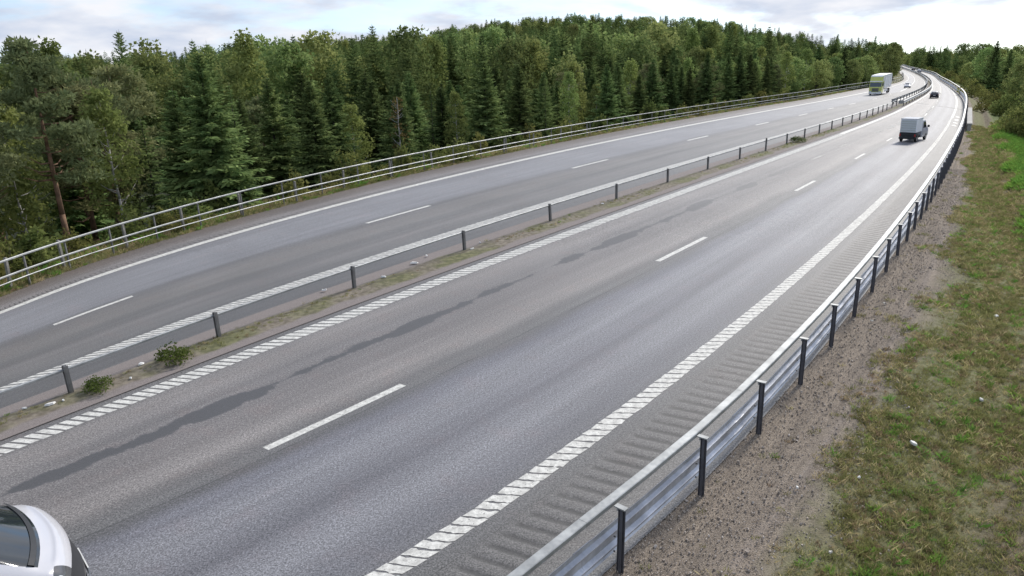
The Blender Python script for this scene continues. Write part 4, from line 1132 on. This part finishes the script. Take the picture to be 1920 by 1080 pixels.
cover *= 1 - .35 * sstep(.9 - np.abs(e_ - 4.7), 0, .9) * sstep(pb, -.4, .5)
kk = rs.uniform(0, 1, n) < cover
s_, d_, G, pa, pb, x, y = s_[kk], e_[kk], G[kk], pa[kk], pb[kk], x[kk], y[kk]
m_ = len(s_); r_ = rs.uniform(0, 1, m_) + pa * .16
pick = np.where(r_ < .40, 0, np.where(r_ < .62, 1, np.where(r_ < .76, 2, np.where(r_ < .80, 3, np.where(r_ < .95, 4, 5)))))
lush = rs.uniform(0, 1, m_) < sstep(d_ + pb * .7, 5.4, 6.8) * .85
pick = np.where(lush, 3, pick)
sc = rs.uniform(.5, 1.15, m_) * (1 + .012 * s_) * np.where(lush, 1.25, .85)
G[:, 2] -= .02
print('tufts', m_)
pass
scatter('grass', G, np.stack([rs.normal(0, .15, m_), rs.normal(0, .15, m_), rs.uniform(0, 6.28, m_)], 1), np.repeat(sc[:, None], 3, 1), pick, grass_c, 'patchy grass and weeds on the bank right of the gravel verge', 'grass')
# weeds below the left railing, and on the median
n = 15000
s_ = rs.uniform(10, 130, n); d_ = rs.uniform(.05, 5.5, n)**1.0
G = ground(-1, s_, d_)
pick = rs.choice(5, n, p=(.42, .1, .30, .06, .12)); sc = rs.uniform(1.4, 3.4, n) * np.where(d_ < .8, .6, 1.0)
scatter('weeds', G, np.stack([rs.normal(0, .15, n), rs.normal(0, .15, n), rs.uniform(0, 6.28, n)], 1), np.repeat(sc[:, None], 3, 1), pick, grass_c, 'tall dry weeds along the foot of the left railing', 'weeds')
n = 1300
s_ = 6 + 80 * rs.uniform(0, 1, n)**1.5; t_ = rs.normal(-4.62, .14, n)
G = pos(s_, t_, .07); kk = (patchy(G[:, 0], G[:, 1], .6, 8) + rs.normal(0, .35, n) > .1); G = G[kk]; n = len(G)
scatter('median_weeds', G, np.stack([rs.normal(0, .15, n), rs.normal(0, .15, n), rs.uniform(0, 6.28, n)], 1), np.repeat(rs.uniform(.35, .8, n)[:, None], 3, 1), rs.choice(5, n, p=(.45, .25, .16, .02, .12)), grass_c, 'short moss and weeds along the middle of the median', 'weeds')
# loose stones on the gravel verge
def stone(rg):
    v = unit(np.array([(sx, sy, sz) for sx in (-1, 1) for sy in (-1, 1) for sz in (-1, 1)], float) + rg.normal(0, .35, (8, 3))) * np.array([1, .75, .55])
    me = mesh_of('stone', v * .5, [(0, 1, 3, 2), (4, 6, 7, 5), (0, 4, 5, 1), (2, 3, 7, 6), (0, 2, 6, 4), (1, 5, 7, 3)]); return me
sm = []
for k, c in enumerate(((.36, .31, .265), (.28, .24, .205), (.48, .43, .385), (.22, .19, .165))):
    me = stone(rg); me.materials.append(plain('gravel_stone_%d' % k, c, .9, var=.2, scale=30)); sm.append(me)
stone_c = lib_collection('stones', sm)
n = 42000
s_ = 7 + 45 * rs.uniform(0, 1, n)**2.0; d_ = np.abs(rs.normal(1.0, 1.1, n)) + .05
G = ground(1, s_, d_)
sc = rs.gamma(2.2, .009, n) + .010
scatter('gravel', G, rs.uniform(0, 6.28, (n, 3)), np.repeat(sc[:, None], 3, 1), rs.choice(4, n, p=(.48, .28, .14, .10)), stone_c, 'loose gravel scattered over the verge beside the right guard rail', 'gravel')

# ------------------------------------------------------------------ litter
M_PAPER = plain('white_paper', (.74, .73, .70), .7, var=.06)
M_PALEST = plain('pale_stone', (.55, .53, .49), .85, var=.15)
def scrap(p, size, label, name='paper_scrap', cat='litter', mat=None, group=None, thick=.02):
    r_ = random.Random(int(p[0] * 100)); n = r_.randint(5, 7); rad = [size * r_.uniform(.55, 1.0) for _ in range(n)]
    lo = [(rad[k] * math.cos(6.283 * k / n), rad[k] * .6 * math.sin(6.283 * k / n), 0) for k in range(n)]
    up = [(a * .85, b * .85, thick * r_.uniform(.6, 1.6) + size * .25 * r_.uniform(0, 1)) for a, b, c in lo]
    f = [tuple(range(n, 2 * n))] + [(k, (k + 1) % n, n + (k + 1) % n, n + k) for k in range(n)]
    o = link(name, mesh_of(name, lo + up, f), mat or M_PAPER, None, p, (0, 0, r_.uniform(0, 6.28)))
    return tag(o, label, cat, group)
MS = [((-3.83, 27.88), .20, 'white torn sheet, the largest litter in the median, left of a barrier post'), ((-4.79, 26.14), .13, 'white scrap in the median below and left of the largest torn sheet'), ((-6.71, 24.78), .14, 'upright white scrap in the median left of a barrier post'),
      ((-3.46, 28.93), .10, 'small white scrap just right of the largest torn sheet'), ((-1.63, 29.77), .12, 'white scrap at the foot of a barrier post in the mid-distance'), ((-11.5, 16.33), .17, 'flat pale slab of litter at the near end of the median'),
      ((-10.36, 18.65), .14, 'white strip of litter between the two median bushes'), ((-10.19, 17.74), .08, 'small pale scrap right of the smaller median bush'), ((-12.03, 16.18), .08, 'pale scrap at the left edge of the median'),
      ((-11.3, 16.54), .06, 'tiny pale scrap at the foot of the nearest barrier post'), ((-1.32, 30.8), .09, 'pale scrap beyond the mid-distance barrier post'), ((4.99, 38.2), .12, 'white scrap far along the median')]
for (x, y), sz, lb in MS: scrap((x, y, float(zroad(y)) + .075), sz, lb)
def on_bank(x, y):
    best = None
    ss, dd = np.meshgrid(np.arange(6, 45, .5), np.arange(0, 12, .25), indexing='ij')
    g = ground(1, ss, dd); e = (g[..., 0] - x)**2 + (g[..., 1] - y)**2; return float(g[..., 2].ravel()[np.argmin(e)])
VS = [((10.64, 20.15), .07, 'white stone on the gravel verge near the guard rail', 1), ((8.34, 13.47), .12, 'white torn paper standing in the grass of the right bank', 0), ((11.02, 15.47), .10, 'pale rounded stone in the grass right of the torn paper', 1),
      ((14.78, 20.78), .11, 'small white carton high on the right bank', 0), ((6.58, 12.19), .05, 'thin white sliver at the edge of the gravel', 0), ((11.74, 21.62), .06, 'tiny white stone at the edge of grass and gravel', 1), ((5.23, 11.82), .05, 'yellowish sliver lying on the near gravel', 0), ((5.14, 10.11), .06, 'buff pebble in the grass at the bottom edge', 1)]
for (x, y), sz, lb, st in VS: scrap((x, y, on_bank(x, y) + .03), sz, lb, 'white_stone' if st else 'paper_scrap', 'stone' if st else 'litter', M_PALEST if st else None)

# ------------------------------------------------------------------ vehicles
def paint(name, col, rough=.22, var=.03):
    t = NT(name)
    n = t.noise(1.2, 3)
    f = t.rng(n, .3, .7, 1 - var, 1 + var, False)
    c = t.mix(1.0, col, t.n('ShaderNodeCombineColor', {0: f, 1: f, 2: f}).outputs[0], 'MULTIPLY')
    return t.bsdf(Base_Color=c, Roughness=rough, Coat_Weight=.6, Coat_Roughness=.06)
M_WHITE, M_BLACK = paint('white_car_paint', (.50, .50, .53)), paint('black_car_paint', (.022, .024, .034))
M_CHROME = plain('bright_trim', (.55, .55, .57), .25, .9)
def lampmat(name, col):
    t = NT(name); return t.bsdf(Base_Color=col, Roughness=.12, Specular_IOR_Level=.8)
M_LAMP, M_RED, M_AMB = lampmat('clear_lamp', (.55, .57, .6)), lampmat('red_lamp', (.35, .015, .012)), lampmat('amber_lamp', (.5, .2, .02))
M_LAMPD = lampmat('smoked_lamp', (.06, .062, .066))
M_PLATE = plain('number_plate', (.7, .7, .68), .5)

def spline(P, n):
    """dense Catmull-Rom through control rows"""
    P = np.asarray(P, float); k = len(P)
    u = np.linspace(0, k - 1, (k - 1) * n + 1); i = np.clip(u.astype(int), 0, k - 2); f = (u - i).reshape((-1,) + (1,) * (P.ndim - 1))
    a = P[np.maximum(i - 1, 0)]; b = P[i]; c = P[i + 1]; d = P[np.minimum(i + 2, k - 1)]
    return .5 * (2 * b + (c - a) * f + (2 * a - 5 * b + 4 * c - d) * f**2 + (3 * b - a - 3 * c + d) * f**3)

def wheel_meshes(r, w):
    ty, rim = MB(), MB(); n = 20
    prof = [(r * .66, -w / 2), (r * .94, -w / 2), (r, -w * .36), (r, w * .36), (r * .94, w / 2), (r * .66, w / 2)]
    v = [(a * 0 + x, q * math.cos(2 * math.pi * k / n), q * math.sin(2 * math.pi * k / n)) for k in range(n) for a, (q, x) in [(0, p) for p in prof]]
    ty.add(v, [(k * 6 + j, ((k + 1) % n) * 6 + j, ((k + 1) % n) * 6 + (j + 1) % 6, k * 6 + (j + 1) % 6) for k in range(n) for j in range(6)])
    for sx in (-1, 1):
        c = [(sx * w * .36, r * .67 * math.cos(2 * math.pi * k / 20), r * .67 * math.sin(2 * math.pi * k / 20)) for k in range(20)]
        rim.add(c, [tuple(range(20))])
        for k in range(5):
            a = 2 * math.pi * k / 5
            rim.box((sx * w * .40, r * .36 * math.cos(a), r * .36 * math.sin(a)), (.03, .10 if abs(math.cos(a)) < .5 else .09, r * .6))
        rim.tube((sx * w * .3, 0, 0), (sx * w * .46, 0, 0), r * .16, n=10)
    return ty.mesh('tyre', True), rim.mesh('rim')

def car(name, label, cat, loc, rz, body_mat, rows_, wheels, glass_rows, trim=True, group=None, scale=1.0, bow=0.0):
    """rows_: stations front to rear: (y, half_width, z_sill, z_belt, z_top, half_width_top). Forward is +Y."""
    root = tag(empty(name, loc, rz), label, cat, group); root.scale = (scale,) * 3
    C = []
    for y, w, zs, zb, zt, wt in rows_:
        C.append([(0, y, zs), (w * .86, y, zs), (w * .985, y, zs + (zb - zs) * .30), (w, y, zs + (zb - zs) * .70), (w * .965, y, zb), (wt, y, zb + (zt - zb) * .86), (wt * .72, y, zt - (zt - zb) * .02), (0, y, zt)])
    n = 4
    D = spline(np.array(C), n)                                   # along the car
    D = spline(D.transpose(1, 0, 2), n).transpose(1, 0, 2)       # around the section
    D[:, 0, 0] = D[:, -1, 0] = 0
    D[..., 1] -= bow * D[..., 0]**2 * np.clip(D[..., 1] / 1.2, 0, 1)
    ny, nr = D.shape[:2]
    full = np.concatenate([D, (D * np.array([-1, 1, 1]))[:, -2:0:-1]], 1)      # ring
    m = full.shape[1]
    groups = {}
    for i in range(ny - 1):
        for j in range(m):
            a = (i * m + j, i * m + (j + 1) % m, (i + 1) * m + (j + 1) % m, (i + 1) * m + j)
            cr, cy = i / n, (j + .5) / n if j < nr - 1 else (m - j - .5) / n
            part = 'body'
            for pn, (y0, y1, r0, r1) in glass_rows.items():
                if y0 <= cr + .01 and cr + .24 <= y1 + .01 and r0 <= cy <= r1: part = pn + ('_l' if (pn in ('side_window', 'headlight') and j >= nr - 1) else '')
            if part == 'body' and cy < 1.6 and trim: part = 'sill'
            groups.setdefault(part, []).append(a)
    caps = [tuple(range(m)), tuple((ny - 1) * m + k for k in range(m - 1, -1, -1))]
    groups.setdefault('front_bumper' if 'front_bumper' in glass_rows else 'body', []).append(caps[0]); groups['body'].append(caps[1])
    mats = {'body': body_mat, 'sill': M_DARKPL, 'front_bumper': M_DARKPL, 'headlight': M_LAMPD, 'headlight_l': M_LAMPD}
    for pn, fs in groups.items():
        used = sorted({q for f in fs for q in f}); mp = {q: k for k, q in enumerate(used)}
        me = mesh_of(pn.replace('_l', ''), full.reshape(-1, 3)[used], [tuple(mp[q] for q in f) for f in fs], smooth=True)
        link(pn.replace('_l', ''), me, mats.get(pn, M_GLASS), root)
    r, w, yf, yr, tx = wheels
    ty, rim = wheel_meshes(r, w); ty.materials.append(M_RUBBER); rim.materials.append(M_RIM)
    arch = MB().tube((-.02, 0, 0), (.02, 0, 0), r * 1.13, n=20).mesh('wheel_arch'); arch.materials.append(M_DARKPL)
    for sx in (-1, 1):
        for y in (yf, yr):
            o = link('wheel', ty, None, root, (sx * (tx - w * .42), y, r)); link('rim', rim, None, o)
            link('wheel_arch', arch, None, root, (sx * (tx - .035), y, r))
    return root, D

HATCH = [(1.95, .52, .42, .62, .64, .30), (1.86, .70, .26, .70, .74, .42), (1.55, .80, .22, .82, .90, .55), (1.05, .84, .20, .90, 1.00, .62), (.62, .85, .19, .94, 1.08, .66), (.05, .86, .19, .97, 1.42, .60),
         (-.55, .86, .19, .99, 1.50, .60), (-1.15, .86, .20, 1.00, 1.47, .58), (-1.62, .83, .24, 1.00, 1.32, .54), (-1.86, .78, .32, .96, 1.05, .58), (-1.95, .66, .42, .80, .84, .50)]
GLZ = {'windscreen': (4.0, 5.0, 5.25, 7.0), 'side_window': (4.6, 8.0, 4.1, 5.1), 'rear_window': (8.0, 9.0, 5.25, 7.0)}
def lights(root, f, b, head=True):
    for sx in (-1, 1):
        bevel(MB().box((sx * f[0], f[1], f[2]), (.32, .16, .15), rz=-.5 * sx).build('headlight', M_LAMP, root), .03)
        bevel(MB().box((sx * b[0], b[1], b[2]), (.16, .12, .30)).build('tail_light', M_RED, root), .02)
        bevel(MB().box((sx * .98, .72, 1.02), (.20, .10, .14)).build('door_mirror', M_DARKPL, root), .03)
    MB().box((0, f[1] + .19, .42), (.50, .02, .11)).build('number_plate', M_PLATE, root)
    MB().box((0, b[1] - .14, .72), (.50, .02, .11)).build('number_plate', M_PLATE, root)

c1, _ = car('car', 'dark hatchback driving away in the far bend of the near carriageway', 'car', (71.16, 123.9, float(zroad(123.9))), -R(31), M_BLACK, HATCH, (.31, .2, 1.2, -1.2, .86), GLZ, scale=.74)
lights(c1, (.58, 1.84, .66), (.72, -1.84, .86))
c2, _ = car('car', 'white car driving towards the camera beyond the truck', 'car', (92.47, 172.4, float(zroad(172.4))), R(180 - 31), M_WHITE, HATCH, (.31, .2, 1.2, -1.2, .86), GLZ, scale=.74)
lights(c2, (.58, 1.84, .66), (.72, -1.84, .86))
MB().box((0, 1.90, .46), (1.1, .10, .22)).build('grille', M_DARKPL, c2)
c3, _ = car('car', 'tiny white car at the far end of the near carriageway', 'car', (194.1, 353.3, float(zroad(353.3))), -R(26), M_WHITE, HATCH, (.31, .2, 1.2, -1.2, .86), GLZ)
lights(c3, (.58, 1.84, .66), (.72, -1.84, .86))
c4, _ = car('car', 'tiny dark car ahead of the tiny white one at the far end of the motorway', 'car', (227.8, 421.0, float(zroad(421.0))), -R(26), M_BLACK, HATCH, (.31, .2, 1.2, -1.2, .86), GLZ)
lights(c4, (.58, 1.84, .66), (.72, -1.84, .86))

# the white car entering at the bottom left corner: tall, short-nosed body with a dark bumper
MINI = [(2.06, .66, .34, .50, .54, .46), (2.00, .86, .24, .66, .74, .60), (1.96, .93, .20, .82, .92, .68), (1.86, .96, .19, .93, 1.03, .74), (1.70, .97, .19, .99, 1.09, .80), (.86, .97, .19, 1.06, 1.62, .72),
        (-.2, .97, .19, 1.08, 1.78, .70), (-1.25, .97, .20, 1.10, 1.76, .68), (-1.85, .95, .24, 1.08, 1.62, .66), (-2.08, .90, .32, 1.02, 1.18, .68), (-2.16, .80, .44, .84, .88, .60)]
GLN = {'windscreen': (4.0, 5.0, 4.9, 7.0), 'side_window': (4.5, 8.0, 4.1, 4.95), 'rear_window': (8.0, 9.0, 5.0, 7.0), 'headlight': (1.75, 3.3, 3.3, 4.8), 'front_bumper': (0.0, 1.75, 0.0, 7.1)}
near_car, D = car('car', 'white car entering at the bottom left corner, windscreen and bonnet in view', 'car', (-8.93, 7.95, 0.0), -R(48.5), M_WHITE, MINI, (.33, .21, 1.22, -1.30, .98), GLN, scale=1.28, bow=.20)
for sx in (-1, 1):
    hl = [c for c in near_car.children if c.name.startswith('headlight')]
    for ci, cj in ((2.35, 4.1), (2.9, 4.05)):
        q = D[int(ci * 4), int(cj * 4)]
        MB().tube((sx * (q[0] - .02), q[1] - .01, q[2] - .02), (sx * (q[0] + .012), q[1] + .014, q[2] + .008), .045, .036, 12).build('lens', M_LAMP, hl[0 if sx > 0 else -1])
    bevel(MB().box((sx * 1.09, .95, 1.12), (.22, .14, .18)).build('door_mirror', M_WHITE, near_car), .04)
    bevel(MB().box((sx * .86, -2.03, .95), (.14, .12, .36)).build('tail_light', M_RED, near_car), .02)
    MB().tube((sx * .12 - .04, 1.58, 1.13), (sx * .62 - .04, 1.36, 1.16), .011, n=6).build('wiper', M_DARKPL, near_car)
m = MB()
for k in range(12):
    a, b = -.80 + 1.6 * k / 12, -.80 + 1.6 * (k + 1) / 12
    ya, yb = 1.67 - .20 * a * a, 1.67 - .20 * b * b
    m.add([(a, ya, 1.118), (b, yb, 1.118), (b, yb - .05, 1.155), (a, ya - .05, 1.155), (a, ya, 1.06), (b, yb, 1.06)], [(0, 1, 2, 3), (0, 4, 5, 1)])
m.build('scuttle', M_DARKPL, near_car)
MB().box((0, 2.075, .42), (.52, .015, .11)).build('number_plate', M_PLATE, near_car)

# lorry: yellow-green cab, white box body, coming towards the camera
M_LIME = paint('lime_cab_paint', (.54, .58, .14), .35); M_BOXW = plain('white_box_panel', (.80, .81, .82), .45, var=.06, scale=1.5); M_GREYP = plain('grey_panel', (.26, .27, .20), .55)
p0 = Vector((70.6, 142.6, 0)); p0.z = float(zroad(p0.y))
lorry = tag(empty('truck', p0, R(180 - 36.5)), 'lorry with a lime green cab and white box body coming down the far carriageway', 'truck'); lorry.scale = (.88, .9, .93)
cab = MB()
prof = [(1.05, .42), (1.12, .60), (1.14, 1.50), (1.10, 1.62), (.98, 2.55), (.90, 2.70), (.55, 3.55), (.35, 3.80), (-.95, 3.80), (-.95, .55)]        # y, z outline of the cab side
wd = 1.24
vv = [(-wd, y, z) for y, z in prof] + [(wd, y, z) for y, z in prof]; k = len(prof)
cab.add(vv, [tuple(range(k)), tuple(range(2 * k - 1, k - 1, -1))] + [(i, i + k, (i + 1) % k + k, (i + 1) % k) for i in range(k)])
cb = cab.build('cab', M_LIME, lorry); bevel(cb, .07, 3)
def slab(name, ya, za, yb, zb, w, th, mat, parent, x=0.0):
    a, b = Vector((x, ya, za)), Vector((x, yb, zb)); d = (b - a).normalized(); n_ = Vector((0, d.z, -d.y))
    if n_.y < 0: n_ = -n_
    v = []
    for q in (a, b):
        for sx in (-1, 1):
            for o in (-.04, th): v.append(tuple(q + Vector((sx * w / 2, 0, 0)) + n_ * o))
    return MB().add(v, [(0, 1, 3, 2), (4, 6, 7, 5), (0, 4, 5, 1), (2, 3, 7, 6), (1, 5, 7, 3), (0, 2, 6, 4)]).build(name, mat, parent)
slab('windscreen', 1.09, 1.68, .985, 2.50, 2.26, .012, M_GLASS, lorry)
slab('roof_panel', .84, 2.86, .56, 3.52, 1.9, .014, M_LIME, lorry); slab('sun_visor', .93, 2.62, .87, 2.78, 2.4, .14, M_BOXW, lorry)
slab('roof_fairing', .52, 3.60, .36, 3.79, 2.3, .03, M_BOXW, lorry); MB().box((0, -.3, 3.83), (2.40, 1.3, .06)).build('roof', M_BOXW, lorry)
gr = slab('grille', 1.135, .72, 1.145, 1.42, 1.35, .02, M_GREYP, lorry)
for z in (.80, .94, 1.08, 1.22, 1.36): MB().box((0, 1.172, z), (1.25, .02, .05)).build('grille_bar', M_DARKPL, gr)
bevel(MB().box((0, 1.10, .46), (2.46, .22, .34)).build('front_bumper', M_BOXW, lorry), .05)
MB().box((0, 1.225, .46), (.55, .012, .12)).build('number_plate', M_PLATE, lorry)
for sx in (-1, 1):
    bevel(MB().box((sx * .95, 1.16, .72), (.44, .10, .22)).build('headlight', M_LAMP, lorry), .03)
    bevel(MB().box((sx * 1.42, .98, 2.15), (.16, .14, .72)).build('mirror', M_DARKPL, lorry), .03)
    MB().box((sx * 1.246, .35, 2.15), (.014, .95, .75)).build('side_window', M_GLASS, lorry)
    MB().box((sx * 1.243, .30, 1.15), (.010, 1.05, 1.05)).build('door', M_LIME, lorry)
    MB().box((sx * 1.244, -.35, 3.2), (.012, 1.0, .9)).build('side_fairing', M_BOXW, lorry)
bx = MB().box((0, -5.2, 2.55), (2.55, 8.2, 2.72)).build('cargo_box', M_BOXW, lorry); bevel(bx, .03)
for sx in (-1, 1):
    for z, h in ((1.24, .10), (3.86, .10)): MB().box((sx * 1.285, -5.2, z), (.02, 8.2, h)).build('edge_rail', M_CHROME, bx)
    for y in (-1.6, -3.6, -5.6, -7.6): MB().box((sx * 1.283, y, 2.55), (.015, .06, 2.4)).build('seam', M_GREYP, bx)
MB().box((0, -4.6, .92), (.9, 9.0, .24)).build('chassis', M_DARKPL, lorry)
for sx in (-1, 1): MB().box((sx * 1.18, -4.0, .72), (.06, 3.4, .42)).build('side_guard', M_BOXW, lorry)
ty, rim = wheel_meshes(.50, .30); ty.materials.append(M_RUBBER); rim.materials.append(M_RIM)
for y in (.15, -6.6, -7.9):
    for sx in (-1, 1):
        o = link('wheel', ty, None, lorry, (sx * 1.06, y, .50)); link('rim', rim, None, o)

# small box van driving away
VS_ = 1.0
van = tag(empty('van', (33.55, 60.8, float(zroad(60.8))), -R(46)), 'small white box van driving away in the right lane, grey tailgate under a pale box', 'van'); van.scale = (.78, .86, .92)
vb = bevel(MB().box((0, -.62, 1.44), (1.60, 1.60, 1.16)).build('cargo_box', M_BOXW, van), .03)
MB().box((0, -.62, 2.035), (1.64, 1.64, .05)).build('roof', M_WHITE, vb)
M_REAR = plain('grey_roller_door', (.52, .55, .55), .5, var=.05)
MB().box((0, -1.437, 1.44), (1.46, .02, 1.04)).build('roller_door', M_REAR, vb)
for k in range(5): MB().box((0, -1.45, 1.05 + .19 * k), (1.44, .008, .02)).build('door_slat', M_GREYP, vb)
MB().box((0, -1.34, .62), (1.58, .18, .46)).build('tailgate', M_DARKPL, van)
MB().box((0, -.2, .42), (1.3, 2.9, .20)).build('chassis', M_DARKPL, van)
bevel(MB().box((0, -1.46, .36), (1.62, .10, .16)).build('rear_bumper', M_DARKPL, van), .03)
MB().box((0, -1.515, .40), (.48, .012, .11)).build('number_plate', M_PLATE, van)
cabp = [(.30, .30), (2.02, .32), (2.10, .48), (2.06, .90), (1.88, 1.05), (1.48, 1.18), (1.00, 1.74), (.70, 1.82), (.30, 1.80)]
m = MB(); vv = [(-.80, y, z) for y, z in cabp] + [(.80, y, z) for y, z in cabp]; k = len(cabp)
m.add(vv, [tuple(range(k)), tuple(range(2 * k - 1, k - 1, -1))] + [(i, i + k, (i + 1) % k + k, (i + 1) % k) for i in range(k)])
bevel(m.build('cab', M_WHITE, van), .05, 3)
slab('windscreen', 1.45, 1.23, 1.04, 1.70, 1.4, .012, M_GLASS, van)
for sx in (-1, 1):
    MB().add([(sx * .812, .45, 1.10), (sx * .812, 1.42, 1.10), (sx * .812, 1.0, 1.62), (sx * .812, .45, 1.66), (sx * .79, .45, 1.10), (sx * .79, 1.42, 1.10), (sx * .79, 1.0, 1.62), (sx * .79, .45, 1.66)],
             [(0, 1, 2, 3), (4, 7, 6, 5), (0, 4, 5, 1), (1, 5, 6, 2), (2, 6, 7, 3), (3, 7, 4, 0)]).build('side_window', M_GLASS, van)
    MB().box((sx * .808, .92, .72), (.012, .95, .62)).build('door', M_WHITE, van)
    bevel(MB().box((sx * .98, 1.42, 1.22), (.22, .10, .20)).build('door_mirror', M_DARKPL, van), .03)
    MB().box((sx * .72, -1.45, .62), (.14, .03, .22)).build('tail_light', M_RED, van)
    MB().box((sx * .62, 2.05, .70), (.26, .06, .16)).build('headlight', M_LAMP, van)
    MB().box((sx * .80, -.95, .58), (.12, .70, .07)).build('mudguard', M_DARKPL, van)
ty, rim = wheel_meshes(.29, .2); ty.materials.append(M_RUBBER); rim.materials.append(M_RIM)
for y in (1.45, -.95):
    for sx in (-1, 1):
        o = link('wheel', ty, None, van, (sx * .72, y, .29)); link('rim', rim, None, o)
